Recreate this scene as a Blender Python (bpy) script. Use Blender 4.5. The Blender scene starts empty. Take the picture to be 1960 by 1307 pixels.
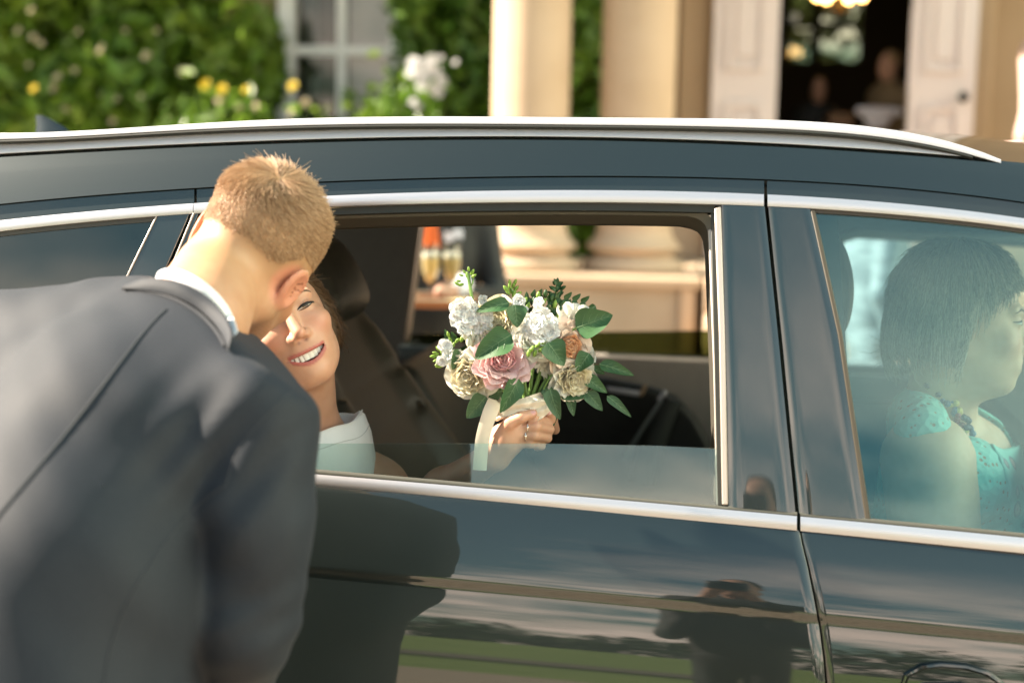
import bpy, math, random
import numpy as np
from mathutils import Vector, Matrix
random.seed(7); RNG = np.random.default_rng(7)
SC = bpy.context.scene
COL = SC.collection
R = math.radians

# ------------------------------------------------------------------ camera
CAM = np.array([0.0, -2.0, 1.45]); YAW, PITCH, ROLL = R(9.4), R(7.0), R(1.15)
LENS = 50.0; FPX = LENS / 36 * 1960
FW = np.array([-math.sin(YAW) * math.cos(PITCH), math.cos(YAW) * math.cos(PITCH), -math.sin(PITCH)])
R0 = np.array([math.cos(YAW), math.sin(YAW), 0.0]); U0 = np.cross(R0, FW)
RT = R0 * math.cos(ROLL) + U0 * math.sin(ROLL)
UP = U0 * math.cos(ROLL) - R0 * math.sin(ROLL)
cd = bpy.data.cameras.new('camera'); cam = bpy.data.objects.new('camera', cd); COL.objects.link(cam)
cam.matrix_world = Matrix(((RT[0], UP[0], -FW[0], CAM[0]), (RT[1], UP[1], -FW[1], CAM[1]), (RT[2], UP[2], -FW[2], CAM[2]), (0, 0, 0, 1)))
cd.lens = LENS; cd.sensor_width = 36; cd.clip_start = 0.05; cd.clip_end = 5000
cd.dof.use_dof = True; cd.dof.focus_distance = 2.17; cd.dof.aperture_fstop = 2.1; cd.dof.aperture_blades = 0
SC.camera = cam

# ------------------------------------------------------------------ world, sun, exposure
SUN_EL, SUN_AZ = R(34), (-0.999, -0.041)
w = bpy.data.worlds.new("World"); SC.world = w; w.use_nodes = True
nt = w.node_tree; nt.nodes.clear()
def _n(t, **k):
    n = nt.nodes.new(t)
    for a, b in k.items(): setattr(n, a, b)
    return n
wo = _n('ShaderNodeOutputWorld'); bg = _n('ShaderNodeBackground'); sk = _n('ShaderNodeTexSky', sky_type='NISHITA', sun_disc=False)
sk.sun_elevation = SUN_EL; sk.sun_rotation = math.atan2(-SUN_AZ[0], SUN_AZ[1]); sk.air_density = 1.0; sk.dust_density = 2.6; sk.ozone_density = 2.0
tc = _n('ShaderNodeTexCoord'); sp = _n('ShaderNodeSeparateXYZ'); nt.links.new(tc.outputs['Generated'], sp.inputs[0])
zz = _n('ShaderNodeMath', operation='ADD'); nt.links.new(sp.outputs[2], zz.inputs[0]); zz.inputs[1].default_value = 0.10
zm = _n('ShaderNodeMath', operation='MAXIMUM'); nt.links.new(zz.outputs[0], zm.inputs[0]); zm.inputs[1].default_value = 0.03
dx = _n('ShaderNodeMath', operation='DIVIDE'); nt.links.new(sp.outputs[0], dx.inputs[0]); nt.links.new(zm.outputs[0], dx.inputs[1])
dy = _n('ShaderNodeMath', operation='DIVIDE'); nt.links.new(sp.outputs[1], dy.inputs[0]); nt.links.new(zm.outputs[0], dy.inputs[1])
cb = _n('ShaderNodeCombineXYZ'); nt.links.new(dx.outputs[0], cb.inputs[0]); nt.links.new(dy.outputs[0], cb.inputs[1])
no = _n('ShaderNodeTexNoise'); no.inputs['Scale'].default_value = 0.95; no.inputs['Detail'].default_value = 6; no.inputs['Roughness'].default_value = .55; no.inputs['Distortion'].default_value = .3
nt.links.new(cb.outputs[0], no.inputs['Vector'])
cr = _n('ShaderNodeValToRGB'); cr.color_ramp.elements[0].position = .42; cr.color_ramp.elements[1].position = .62
nt.links.new(no.outputs[0], cr.inputs[0])
tint = _n('ShaderNodeMix', data_type='RGBA', blend_type='MULTIPLY'); tint.inputs[0].default_value = 1
nt.links.new(sk.outputs[0], tint.inputs[6]); tint.inputs[7].default_value = (.88, 1.02, .80, 1)
mxc = _n('ShaderNodeMix', data_type='RGBA'); cz = _n('ShaderNodeMath', operation='MULTIPLY_ADD', use_clamp=True); nt.links.new(sp.outputs[2], cz.inputs[0]); cz.inputs[1].default_value = -3.2; cz.inputs[2].default_value = 1.45
cm = _n('ShaderNodeMath', operation='MULTIPLY'); nt.links.new(cr.outputs[0], cm.inputs[0]); nt.links.new(cz.outputs[0], cm.inputs[1]); nt.links.new(cm.outputs[0], mxc.inputs[0])
nt.links.new(tint.outputs[2], mxc.inputs[6]); mxc.inputs[7].default_value = (15.0, 11.8, 9.6, 1)
nt.links.new(mxc.outputs[2], bg.inputs[0]); bg.inputs[1].default_value = 0.072
nt.links.new(bg.outputs[0], wo.inputs[0])
sl = bpy.data.lights.new('sun', 'SUN'); so = bpy.data.objects.new('sun', sl); COL.objects.link(so)
sl.energy = 5.0; sl.angle = R(.6); sl.color = (1, .86, .69)
TO_SUN = Vector((SUN_AZ[0] * math.cos(SUN_EL), SUN_AZ[1] * math.cos(SUN_EL), math.sin(SUN_EL))).normalized()
so.rotation_euler = TO_SUN.to_track_quat('Z', 'Y').to_euler()
vs = SC.view_settings; vs.view_transform = 'Standard'; vs.look = 'None'; vs.gamma = 1; vs.use_curve_mapping = False; vs.exposure = 2.25
SC.cycles.max_bounces = 10; SC.cycles.transparent_max_bounces = 16; SC.cycles.caustics_reflective = False; SC.cycles.caustics_refractive = False
SC.cycles.use_denoising = True; SC.cycles.sample_clamp_indirect = 6

# ------------------------------------------------------------------ geometry helpers
def nrm(v): v = np.asarray(v, float); return v / np.linalg.norm(v)
def ray(px, py): return FW + RT * ((px - 980) / FPX) - UP * ((py - 653.5) / FPX)
def PD(px, py, d): return CAM + ray(px, py) * d
def PP(px, py, pt, n):
    r = ray(px, py); return CAM + r * (np.dot(np.asarray(pt) - CAM, n) / np.dot(r, n))
def PY(px, py, y): return PP(px, py, (0, y, 0), (0, 1, 0))
def PZ(px, py, z): return PP(px, py, (0, 0, z), (0, 0, 1))

def link(o, parent=None):
    COL.objects.link(o)
    if parent is not None:
        o.parent = parent
        o.matrix_parent_inverse = parent.matrix_world.inverted() if parent.type != 'EMPTY' else Matrix.Translation(-Vector(parent.location)) if not any(parent.rotation_euler) else parent.matrix_basis.inverted()
    return o
def mesh(name, verts, faces, mat=None, parent=None, smooth=True, sharp=None):
    me = bpy.data.meshes.new(name)
    me.from_pydata([tuple(map(float, v)) for v in verts], [], [tuple(map(int, f)) for f in faces])
    if mat is not None: me.materials.append(mat)
    if smooth: me.polygons.foreach_set('use_smooth', [True] * len(me.polygons))
    me.update()
    if sharp is not None: me.set_sharp_from_angle(angle=R(sharp))
    return link(bpy.data.objects.new(name, me), parent)
def empty(name, loc, label=None, cat=None, group=None):
    o = bpy.data.objects.new(name, None); o.location = tuple(map(float, loc)); o.empty_display_size = .1; COL.objects.link(o)
    return tag(o, label, cat, group)
def tag(o, label=None, cat=None, group=None, kind=None):
    for k, v in (('label', label), ('category', cat), ('group', group), ('kind', kind)):
        if v: o[k] = v
    return o

class MB:
    def __init__(s): s.v = []; s.f = []
    def add(s, v, f):
        b = len(s.v); s.v += [np.asarray(a, float) for a in v]; s.f += [tuple(i + b for i in q) for q in f]; return s
    def box(s, c, h, ax=None):
        ax = np.eye(3) if ax is None else np.asarray(ax); c = np.asarray(c, float)
        v = [c + ax[0] * h[0] * i + ax[1] * h[1] * j + ax[2] * h[2] * k for i in (-1, 1) for j in (-1, 1) for k in (-1, 1)]
        return s.add(v, [(0, 1, 3, 2), (4, 6, 7, 5), (0, 4, 5, 1), (2, 3, 7, 6), (0, 2, 6, 4), (1, 5, 7, 3)])
    def tube(s, pts, r, n=8, caps=True, flat=None):
        pts = [np.asarray(p, float) for p in pts]; m = len(pts); rr = [r] * m if np.isscalar(r) else r
        ref = None; vv = []
        for i, p in enumerate(pts):
            t = nrm(pts[min(i + 1, m - 1)] - pts[max(i - 1, 0)])
            if ref is None: ref = nrm(np.cross(t, (0.123, 0.2, .97)) if abs(t[2]) < .95 else np.cross(t, (1, 0.1, 0)))
            a = nrm(ref - t * np.dot(ref, t)); b = np.cross(t, a); ref = a
            for k in range(n):
                an = 2 * math.pi * k / n; vv.append(p + rr[i] * (a * math.cos(an) + b * math.sin(an) * (flat or 1)))
        f = [(i * n + k, i * n + (k + 1) % n, (i + 1) * n + (k + 1) % n, (i + 1) * n + k) for i in range(m - 1) for k in range(n)]
        if caps: f += [tuple(range(n))[::-1], tuple(range((m - 1) * n, m * n))]
        return s.add(vv, f)
    def lathe(s, prof, c, ax=None, n=32):
        ax = np.eye(3) if ax is None else np.asarray(ax); c = np.asarray(c, float); m = len(prof)
        vv = [c + ax[2] * z + r * (ax[0] * math.cos(2 * math.pi * k / n) + ax[1] * math.sin(2 * math.pi * k / n)) for r, z in prof for k in range(n)]
        f = [(i * n + k, i * n + (k + 1) % n, (i + 1) * n + (k + 1) % n, (i + 1) * n + k) for i in range(m - 1) for k in range(n)]
        return s.add(vv, f + [tuple(range(n))[::-1], tuple(range((m - 1) * n, m * n))])
    def prism(s, outline, off):
        n = len(outline); o = np.asarray(off, float)
        return s.add(list(outline) + [np.asarray(p) + o for p in outline], [tuple(range(n)), tuple(range(n, 2 * n))[::-1]] + [(i, i + n, (i + 1) % n + n, (i + 1) % n) for i in range(n)])
    def grid(s, G, close=False):
        G = np.asarray(G); a, b = G.shape[:2]
        f = [(i * b + j, i * b + (j + 1) % b, (i + 1) * b + (j + 1) % b, (i + 1) * b + j) for i in range(a - 1) for j in range(b if close else b - 1)]
        return s.add(G.reshape(-1, 3), f)
    def slab(s, G, off):
        """a grid surface G with thickness: offset copy and rim"""
        G = np.asarray(G); a, b = G.shape[:2]; o = np.asarray(off, float)
        H = G + o; s.grid(G); s.grid(H[:, ::-1])
        per = [(0, j) for j in range(b)] + [(i, b - 1) for i in range(1, a)] + [(a - 1, j) for j in range(b - 2, -1, -1)] + [(i, 0) for i in range(a - 2, 0, -1)]
        n = len(per); v = [G[p] for p in per] + [H[p] for p in per]
        return s.add(v, [(i, i + n, (i + 1) % n + n, (i + 1) % n) for i in range(n)])
    def build(s, name, mat, parent=None, smooth=True, sharp=35, bevel=0, seg=2):
        o = mesh(name, s.v, s.f, mat, parent, smooth, sharp)
        if bevel:
            md = o.modifiers.new('bevel', 'BEVEL'); md.width = bevel; md.segments = seg; md.limit_method = 'ANGLE'; md.angle_limit = R(40)
        return o

def crv(pts, deg=3):
    xs = np.array([p[0] for p in pts], float); ys = np.array([p[1] for p in pts], float); m, sc = xs.mean(), xs.std()
    c = np.polyfit((xs - m) / sc, ys, deg); d = np.polyder(c); lo, hi = xs.min(), xs.max()
    def f(x):
        x = np.asarray(x, float); xc = np.clip(x, lo, hi); u = (xc - m) / sc
        return np.polyval(c, u) + np.polyval(d, u) / sc * (x - xc)
    return f

# signed distance modelling -------------------------------------------------
def s_ell(P, c, r, A=None):
    Q = P - np.asarray(c, np.float32)
    if A is not None: Q = Q @ np.asarray(A, np.float32).T
    r = np.asarray(r, np.float32); k0 = np.sqrt(((Q / r) ** 2).sum(1)); k1 = np.sqrt(((Q / r ** 2) ** 2).sum(1)) + 1e-9
    return k0 * (k0 - 1) / k1
def s_cap(P, a, b, ra, rb=None):
    rb = ra if rb is None else rb; a = np.asarray(a, np.float32); b = np.asarray(b, np.float32); ba = b - a
    t = np.clip(((P - a) @ ba) / max(float(ba @ ba), 1e-9), 0, 1)
    return np.sqrt(((P - a - t[:, None] * ba) ** 2).sum(1)) - (ra + (rb - ra) * t)
def s_chain(P, pts, rs, k=.01):
    d = None
    for i in range(len(pts) - 1):
        e = s_cap(P, pts[i], pts[i + 1], rs[i], rs[i + 1]); d = e if d is None else smin(d, e, k)
    return d
def s_box(P, c, h, r=.01, A=None):
    Q = P - np.asarray(c, np.float32)
    if A is not None: Q = Q @ np.asarray(A, np.float32).T
    q = np.abs(Q) - (np.asarray(h, np.float32) - r)
    return np.sqrt((np.maximum(q, 0) ** 2).sum(1)) + np.minimum(q.max(1), 0) - r
def smin(a, b, k):
    h = np.clip(.5 + .5 * (b - a) / k, 0, 1); return b + (a - b) * h - k * h * (1 - h)
def smax(a, b, k): return -smin(-a, -b, k)
def wob(P, f, seed=0, n=4):
    """cheap smooth 3-D noise about -1..1"""
    g = np.random.default_rng(seed); s = 0
    for i in range(n):
        k = g.normal(size=3); k = k / np.linalg.norm(k) * f * (1 + .6 * i); s = s + np.sin(P @ k.astype(np.float32) + g.uniform(0, 6.3)) / (1 + .5 * i)
    return s / 2
def snets(fn, lo, hi, h):
    B = 8; nb = [int(math.ceil(((hi[i] - lo[i]) / h + 1) / B)) for i in range(3)]; sh = tuple(n * B for n in nb)
    ax = [(lo[i] + h * np.arange(sh[i])).astype(np.float32) for i in range(3)]
    bc = np.stack(np.meshgrid(*[lo[i] + h * (np.arange(nb[i]) * B + (B - 1) / 2) for i in range(3)], indexing='ij'), -1).reshape(-1, 3).astype(np.float32)
    D = np.concatenate([fn(bc[i:i + 200000]) for i in range(0, len(bc), 200000)])
    V = np.repeat(np.repeat(np.repeat(D.reshape(nb), B, 0), B, 1), B, 2).astype(np.float32)
    act = np.argwhere((np.abs(D) < B * h * 1.5 + .004).reshape(nb)); q = np.stack(np.meshgrid(*[np.arange(B)] * 3, indexing='ij'), -1).reshape(-1, 3)
    for i in range(0, len(act), 1500):
        ii = (act[i:i + 1500, None, :] * B + q[None]).reshape(-1, 3)
        V[ii[:, 0], ii[:, 1], ii[:, 2]] = fn(np.stack([ax[k][ii[:, k]] for k in range(3)], 1))
    ins = V < 0; n0, n1, n2 = sh[0] - 1, sh[1] - 1, sh[2] - 1
    cnt = np.zeros((n0, n1, n2), np.int8); cor = [(a, b, c) for a in (0, 1) for b in (0, 1) for c in (0, 1)]
    for a, b, c in cor: cnt += ins[a:a + n0, b:b + n1, c:c + n2]
    I = np.argwhere((cnt > 0) & (cnt < 8)); idx = -np.ones((n0, n1, n2), np.int64); idx[tuple(I.T)] = np.arange(len(I))
    acc = np.zeros((len(I), 3), np.float32); num = np.zeros(len(I), np.float32)
    cv = {c: V[I[:, 0] + c[0], I[:, 1] + c[1], I[:, 2] + c[2]] for c in cor}
    for c1 in cor:
        for k in range(3):
            if c1[k] == 0:
                c2 = list(c1); c2[k] = 1; c2 = tuple(c2); a, b = cv[c1], cv[c2]; m = (a < 0) != (b < 0)
                t = np.where(m, a / np.where(m, a - b, 1), 0); p = np.array(c1, np.float32) + np.outer(t, np.eye(3, dtype=np.float32)[k])
                acc += p * m[:, None]; num += m
    verts = np.array(lo, np.float32) + (I + acc / num[:, None]) * h
    F = []
    for k in range(3):
        s0 = [slice(None)] * 3; s1 = [slice(None)] * 3; s0[k] = slice(0, -1); s1[k] = slice(1, None)
        a, b = ins[tuple(s0)], ins[tuple(s1)]
        for sgn in (0, 1):
            E = np.argwhere(a & ~b) if sgn == 0 else np.argwhere(~a & b)
            u, v = (k + 1) % 3, (k + 2) % 3; lim = np.array([n0, n1, n2])
            ok = (E[:, u] > 0) & (E[:, v] > 0) & (E[:, u] < lim[u]) & (E[:, v] < lim[v]) & (E[:, k] < lim[k]); E = E[ok]
            q = []
            for du, dv in ((-1, -1), (0, -1), (0, 0), (-1, 0)):
                e = E.copy(); e[:, u] += du; e[:, v] += dv; q.append(idx[tuple(e.T)])
            q = np.stack(q, 1); F.append(q if sgn == 0 else q[:, ::-1])
    F = np.concatenate(F); F = F[(F >= 0).all(1)]
    return verts, F
def fastmesh(name, V, F, mat=None, parent=None, smooth=True):
    me = bpy.data.meshes.new(name); V = np.asarray(V, np.float32); F = np.asarray(F, np.int32); k = F.shape[1]
    me.vertices.add(len(V)); me.vertices.foreach_set('co', V.ravel()); me.loops.add(F.size); me.loops.foreach_set('vertex_index', F.ravel())
    me.polygons.add(len(F)); me.polygons.foreach_set('loop_start', np.arange(0, F.size, k, dtype=np.int32)); me.polygons.foreach_set('use_smooth', np.full(len(F), smooth))
    if mat is not None: me.materials.append(mat)
    me.update(calc_edges=True); me.validate()
    return link(bpy.data.objects.new(name, me), parent)
def sdf_obj(name, fn, lo, hi, h, mat, parent=None, xf=None, relax=0):
    V, F = snets(fn, np.asarray(lo, float), np.asarray(hi, float), h)
    if xf is not None: V = V @ np.asarray(xf[0]).T + np.asarray(xf[1])
    return fastmesh(name, V, F, mat, parent)
def hair_obj(name, strands, r0, r1, mat, parent=None):
    """strands: array (n, m, 3); a real hair-curves object"""
    S = np.asarray(strands, np.float32); n, m = S.shape[:2]
    hc = bpy.data.hair_curves.new(name); hc.add_curves([m] * n)
    hc.attributes['position'].data.foreach_set('vector', S.ravel())
    ra = hc.attributes.new('radius', 'FLOAT', 'POINT'); ra.data.foreach_set('value', np.tile(np.linspace(r0, r1, m), n).astype(np.float32))
    hc.materials.append(mat)
    return link(bpy.data.objects.new(name, hc), parent)
def rot_from(x=None, y=None, z=None):
    """rows->columns rotation whose local axes are the given (approximately orthogonal) world directions"""
    if y is not None and z is not None: z = nrm(z); y = nrm(np.asarray(y) - z * np.dot(y, z)); x = np.cross(y, z)
    elif x is not None and z is not None: z = nrm(z); x = nrm(np.asarray(x) - z * np.dot(x, z)); y = np.cross(z, x)
    else: x = nrm(x); y = nrm(np.asarray(y) - x * np.dot(x, y)); z = np.cross(x, y)
    return np.stack([x, y, z], 1)

# ------------------------------------------------------------------ materials
def mat(name, col, rough=.5, metal=0, coat=0, spec=.5, sss=0, noise=None, bump=None, sheen=0, transl=0, emit=None, coat_r=.03, coat_ior=0):
    m = bpy.data.materials.new(name); m.use_nodes = True; t = m.node_tree; b = t.nodes['Principled BSDF']; I = b.inputs
    I['Base Color'].default_value = (*col, 1); I['Roughness'].default_value = rough; I['Metallic'].default_value = metal
    I['Coat Weight'].default_value = coat; I['Coat Roughness'].default_value = coat_r; I['Specular IOR Level'].default_value = spec
    if sss: I['Subsurface Weight'].default_value = sss; I['Subsurface Radius'].default_value = (1, .35, .18); I['Subsurface Scale'].default_value = .008
    if sheen: I['Sheen Weight'].default_value = sheen; I['Sheen Roughness'].default_value = .4
    if emit: I['Emission Color'].default_value = (*emit[0], 1); I['Emission Strength'].default_value = emit[1]
    tcn = t.nodes.new('ShaderNodeTexCoord')
    if noise:                                # (scale, colour2, low, high[, stretch])
        n = t.nodes.new('ShaderNodeTexNoise'); n.inputs['Scale'].default_value = noise[0]; n.inputs['Detail'].default_value = 6
        mp = t.nodes.new('ShaderNodeMapping'); mp.inputs['Scale'].default_value = noise[4] if len(noise) > 4 else (1, 1, 1)
        t.links.new(tcn.outputs['Object'], mp.inputs[0]); t.links.new(mp.outputs[0], n.inputs['Vector'])
        r = t.nodes.new('ShaderNodeValToRGB'); r.color_ramp.elements[0].position = noise[2]; r.color_ramp.elements[1].position = noise[3]
        r.color_ramp.elements[0].color = (*col, 1); r.color_ramp.elements[1].color = (*noise[1], 1)
        t.links.new(n.outputs[0], r.inputs[0]); t.links.new(r.outputs[0], I['Base Color'])
    if bump:                                 # (scale, strength, distance)
        n = t.nodes.new('ShaderNodeTexNoise'); n.inputs['Scale'].default_value = bump[0]; n.inputs['Detail'].default_value = 4
        t.links.new(tcn.outputs['Object'], n.inputs['Vector'])
        bp = t.nodes.new('ShaderNodeBump'); bp.inputs['Strength'].default_value = bump[1]; bp.inputs['Distance'].default_value = bump[2]
        t.links.new(n.outputs[0], bp.inputs['Height']); t.links.new(bp.outputs[0], I['Normal'])
    if coat_ior: I['Coat IOR'].default_value = coat_ior
    if transl:
        tr = t.nodes.new('ShaderNodeBsdfTranslucent'); mx = t.nodes.new('ShaderNodeMixShader'); mx.inputs[0].default_value = transl
        src = I['Base Color'].links[0].from_socket if I['Base Color'].links else None
        if src: t.links.new(src, tr.inputs[0])
        else: tr.inputs[0].default_value = (*col, 1)
        t.links.new(b.outputs[0], mx.inputs[1]); t.links.new(tr.outputs[0], mx.inputs[2]); t.links.new(mx.outputs[0], t.nodes['Material Output'].inputs[0])
    return m
def glass(name, tintc, refl=.05, gl=(1, 1, 1)):
    m = bpy.data.materials.new(name); m.use_nodes = True; t = m.node_tree; t.nodes.clear()
    o = t.nodes.new('ShaderNodeOutputMaterial'); tr = t.nodes.new('ShaderNodeBsdfTransparent'); g = t.nodes.new('ShaderNodeBsdfGlossy'); mx = t.nodes.new('ShaderNodeMixShader')
    tr.inputs[0].default_value = (*tintc, 1); g.inputs[0].default_value = (*gl, 1); g.inputs['Roughness'].default_value = .0
    lw = t.nodes.new('ShaderNodeLayerWeight'); lw.inputs[0].default_value = .5
    p = t.nodes.new('ShaderNodeMath'); p.operation = 'POWER'; p.inputs[1].default_value = 5; t.links.new(lw.outputs['Facing'], p.inputs[0])
    q = t.nodes.new('ShaderNodeMath'); q.operation = 'MULTIPLY_ADD'; q.inputs[1].default_value = 1 - refl; q.inputs[2].default_value = refl; t.links.new(p.outputs[0], q.inputs[0])
    t.links.new(q.outputs[0], mx.inputs[0]); t.links.new(tr.outputs[0], mx.inputs[1]); t.links.new(g.outputs[0], mx.inputs[2]); t.links.new(mx.outputs[0], o.inputs[0])
    return m
def attr_tint(m, pairs):
    """mix local colours into a material's base by vertex attributes: [(attribute, colour)]"""
    t = m.node_tree; I = t.nodes['Principled BSDF'].inputs['Base Color']
    for a, c in pairs:
        an = t.nodes.new('ShaderNodeAttribute'); an.attribute_name = a; mx = t.nodes.new('ShaderNodeMix'); mx.data_type = 'RGBA'
        t.links.new(an.outputs['Fac'], mx.inputs[0])
        if I.links: t.links.new(I.links[0].from_socket, mx.inputs[6])
        else: mx.inputs[6].default_value = I.default_value
        mx.inputs[7].default_value = (*c, 1); t.links.new(mx.outputs[2], I)
    return m
def set_attr(o, name, vals):
    a = o.data.attributes.new(name, 'FLOAT', 'POINT'); a.data.foreach_set('value', np.asarray(vals, np.float32))

def strandy(m, dark, light):
    """hair: every strand has its own shade between two colours"""
    t = m.node_tree; h = t.nodes.new('ShaderNodeHairInfo'); r = t.nodes.new('ShaderNodeValToRGB')
    r.color_ramp.elements[0].color = (*dark, 1); r.color_ramp.elements[1].color = (*light, 1); t.links.new(h.outputs['Random'], r.inputs[0])
    I = t.nodes['Principled BSDF'].inputs['Base Color']
    if I.links: t.links.remove(I.links[0])
    t.links.new(r.outputs[0], I); return m
# ================================================================== the car
M_paint = mat('car_paint', (.006, .013, .013), .42, .5, coat=1.0, coat_r=.008, spec=.5, coat_ior=1.72, noise=(1500, (.10, .11, .105), .70, .78))
M_piano = mat('gloss_black_trim', (.010, .018, .018), .25, .3, coat=1.0, coat_r=.008, coat_ior=1.72)
M_alu = mat('satin_aluminium', (.52, .515, .54), .50, .45)
M_chrome = mat('window_chrome', (.56, .56, .60), .38, .8)
M_rubber = mat('rubber_seal', (.022, .024, .020), .55)
M_seal2 = mat('grey_seal', (.075, .075, .062), .5)
M_guide = mat('window_guide', (.50, .45, .41), .35, .35)
M_glass_r = glass('rear_door_glass', (.86, .93, .91), .085, (.98, 1, .94))
M_glass_f = glass('front_door_glass', (.77, .91, .89), .075, (.72, 1, 1))
M_glass_q = glass('privacy_glass', (.22, .25, .25), .10, (1, .98, .88))
M_glass_far = glass('far_glass', (.30, .34, .20), .05)
M_int = mat('interior_black', (.012, .013, .011), .65, noise=(40, (.018, .019, .016), .3, .7))
M_leather = mat('olive_leather', (.040, .038, .029), .48, noise=(60, (.050, .047, .036), .3, .7), bump=(220, .25, .002))
M_leather_d = mat('dark_leather', (.026, .030, .027), .5, bump=(220, .25, .002))
M_headl = mat('grey_headliner', (.30, .29, .26), .9)
M_beige = mat('beige_door_card', (.30, .27, .235), .6, noise=(30, (.34, .31, .27), .3, .7))
M_grey_tex = mat('grey_seat_weave', (.14, .15, .14), .8, noise=(160, (.34, .35, .33), .45, .6), bump=(160, .6, .004))
M_tan = mat('tan_trim', (.33, .22, .13), .4)

TG = R(13); GN = np.array([0, -math.cos(TG), math.sin(TG)]); GP = np.array([0, 0, .967])
def GL(px, py, off=0): return PP(px, py, GP + GN * off, GN)

B_top = crv([(575, 904), (739, 919), (933, 935), (1119, 952), (1260, 965), (1521, 984), (1633, 997), (1960, 1030)], 2)
B_bot = crv([(575, 928), (739, 941), (932, 960), (1119, 976.5), (1260, 988), (1521, 1014), (1633, 1027), (1960, 1058)], 2)
CREASE = crv([(672, 1096), (933, 1125), (1260, 1152), (1558, 1181), (1960, 1222)], 2)
C_top = crv([(0, 421.5), (104, 412), (208, 402), (312, 395), (375, 388.5), (620, 374), (830, 367), (1000, 366), (1340, 368.6), (1466, 372), (1593, 379), (1720, 389), (1846, 404), (1960, 418)], 4)
C_bot = crv([(0, 441), (104, 433), (208, 423), (312, 413), (375, 407), (625, 394), (830, 389), (1000, 389), (1340, 390.5), (1466, 395), (1593, 401), (1720, 410), (1846, 424), (1960, 438)], 4)
GAP = crv([(0, 393), (208, 376), (312, 368), (375, 362), (600, 350), (830, 343), (1000, 342), (1340, 343), (1466, 346), (1593, 353), (1720, 361), (1846, 376), (1960, 390)], 4)
RAIL_B = crv([(0, 298), (104, 293), (208, 287), (312, 282), (420, 276), (600, 270), (950, 266), (1200, 268), (1340, 271), (1530, 281), (1656, 289), (1846, 304), (1960, 314)], 4)
RAIL_M = crv([(0, 270), (245, 257), (490, 247.5), (735, 241), (950, 239), (1190, 242), (1340, 246), (1539, 254), (1656, 262), (1751, 273), (1815, 287), (1865, 303)], 5)
RAIL_T = crv([(0, 255), (245, 243.5), (490, 232.5), (735, 224.5), (950, 222), (1200, 225), (1340, 228), (1530, 233.5), (1640, 241), (1735, 252), (1815, 270), (1878, 289), (1919, 309)], 5)

CAR = empty('estate_car', (0, .9, 0), 'dark grey estate car with silver roof rails and its rear window down', 'car')
BODY = empty('body', CAR.location); BODY.parent = CAR; BODY.matrix_parent_inverse = Matrix.Translation(-CAR.location)
def sub(name):
    e = bpy.data.objects.new(name, None); e.location = CAR.location; e.empty_display_size = .1; COL.objects.link(e); e.parent = CAR
    e.matrix_parent_inverse = Matrix.Translation(-CAR.location); return e

def strip(fu, fl, x0, x1, off, bulge, m, name, parent, n=50, rails=5, depth=.012, xf=None):
    """a moulding that follows two photographed edge curves on the glasshouse plane"""
    G = []
    for u in np.linspace(x0, x1, n):
        row = []
        for k in range(rails):
            t = k / (rails - 1); p = GL(u, fu(u) * (1 - t) + fl(u) * t, off + bulge * math.sin(math.pi * t) ** .6); row.append(p)
        G.append(row)
    return MB().slab(np.array(G), -GN * depth).build(name, m, parent, sharp=50)
def const_off(f, d): return lambda x: f(x) + d
def prism_px(pts, off, th, m, name, parent, bevel=.002, plane=None):
    o = [GL(x, y, off) for x, y in pts]
    return MB().prism(o, -GN * th).build(name, m, parent, sharp=30, bevel=bevel)

XL, XR = -700, 2560
# --- roof side, frames -------------------------------------------------------
def chain_loft(cols, rails, start, name, m, parent, thick=.004, th_dir=(0, 1, 0)):
    """rails: [(py(u_px), px(u), tilt)] ; each rail lies on the tilted plane through the previous one"""
    G = []
    for u in cols:
        row = []
        for i, (py, px, t) in enumerate(rails):
            x = px(u); y = py(x)
            if i == 0: p = PP(x, y, *start)
            else: p = PP(x, y, row[-1], np.array([0, -math.cos(R(t)), math.sin(R(t))]))
            row.append(p)
        G.append(row)
    G = np.array(G)
    return MB().slab(G, np.array(th_dir) * thick).build(name, m, parent, sharp=60), G

ident = lambda u: u
lerpf = lambda f, g, t: (lambda x: f(x) * (1 - t) + g(x) * t)
# roof side panel (above the doors), from the gap line up to under the rail
cols = np.linspace(XL, XR, 90)
ROOF_TOP = const_off(RAIL_B, 3)
rr = [(const_off(GAP, -3), ident, 0)]
for t, tl in ((.12, 24), (.3, 25), (.5, 26), (.66, 27.5), (.72, 30), (.8, 33), (.9, 34), (1.0, 36)):
    rr.append((lerpf(const_off(GAP, -3), ROOF_TOP, t), ident, tl))
o_rs, G_rs = chain_loft(cols, rr, (GP + GN * .004, GN), 'roof_side', M_paint, BODY, .01)
# dark drip channel behind the gap line
strip(const_off(GAP, -9), const_off(GAP, 6), XL, XR, -.012, 0, M_rubber, 'door_gap_seal', BODY, depth=.02)
# channel under the rail that mirrors the house, then the rail
def rail_piece(fu, fl, x0, x1, name, m, tilts, lift, n=80, thick=.03):
    G = []
    for u in np.linspace(x0, x1, n):
        base = PP(u, ROOF_TOP(u), GP + GN * .004, GN)
        # depth of roof side top at this column
        i = np.argmin(abs(cols - u)); y0 = G_rs[i, -1][1] + lift
        p = PP(u, fl(u), (0, y0, 0), (0, 1, 0)); row = [p]
        for t, tl in tilts: row.append(PP(u, fl(u) * (1 - t) + fu(u) * t, row[-1], np.array([0, -math.cos(R(tl)), math.sin(R(tl))])))
        G.append(row)
    return MB().slab(np.array(G), (0, thick, -.004)).build(name, m, BODY, sharp=50)
strip_ch = rail_piece(const_off(RAIL_B, -2), const_off(RAIL_B, 7), XL, XR, 'roof_channel', M_paint, [(.5, 50), (1, 40)], .004)
RAIL_E = 1916
RAIL = sub('roof_rail')
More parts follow.
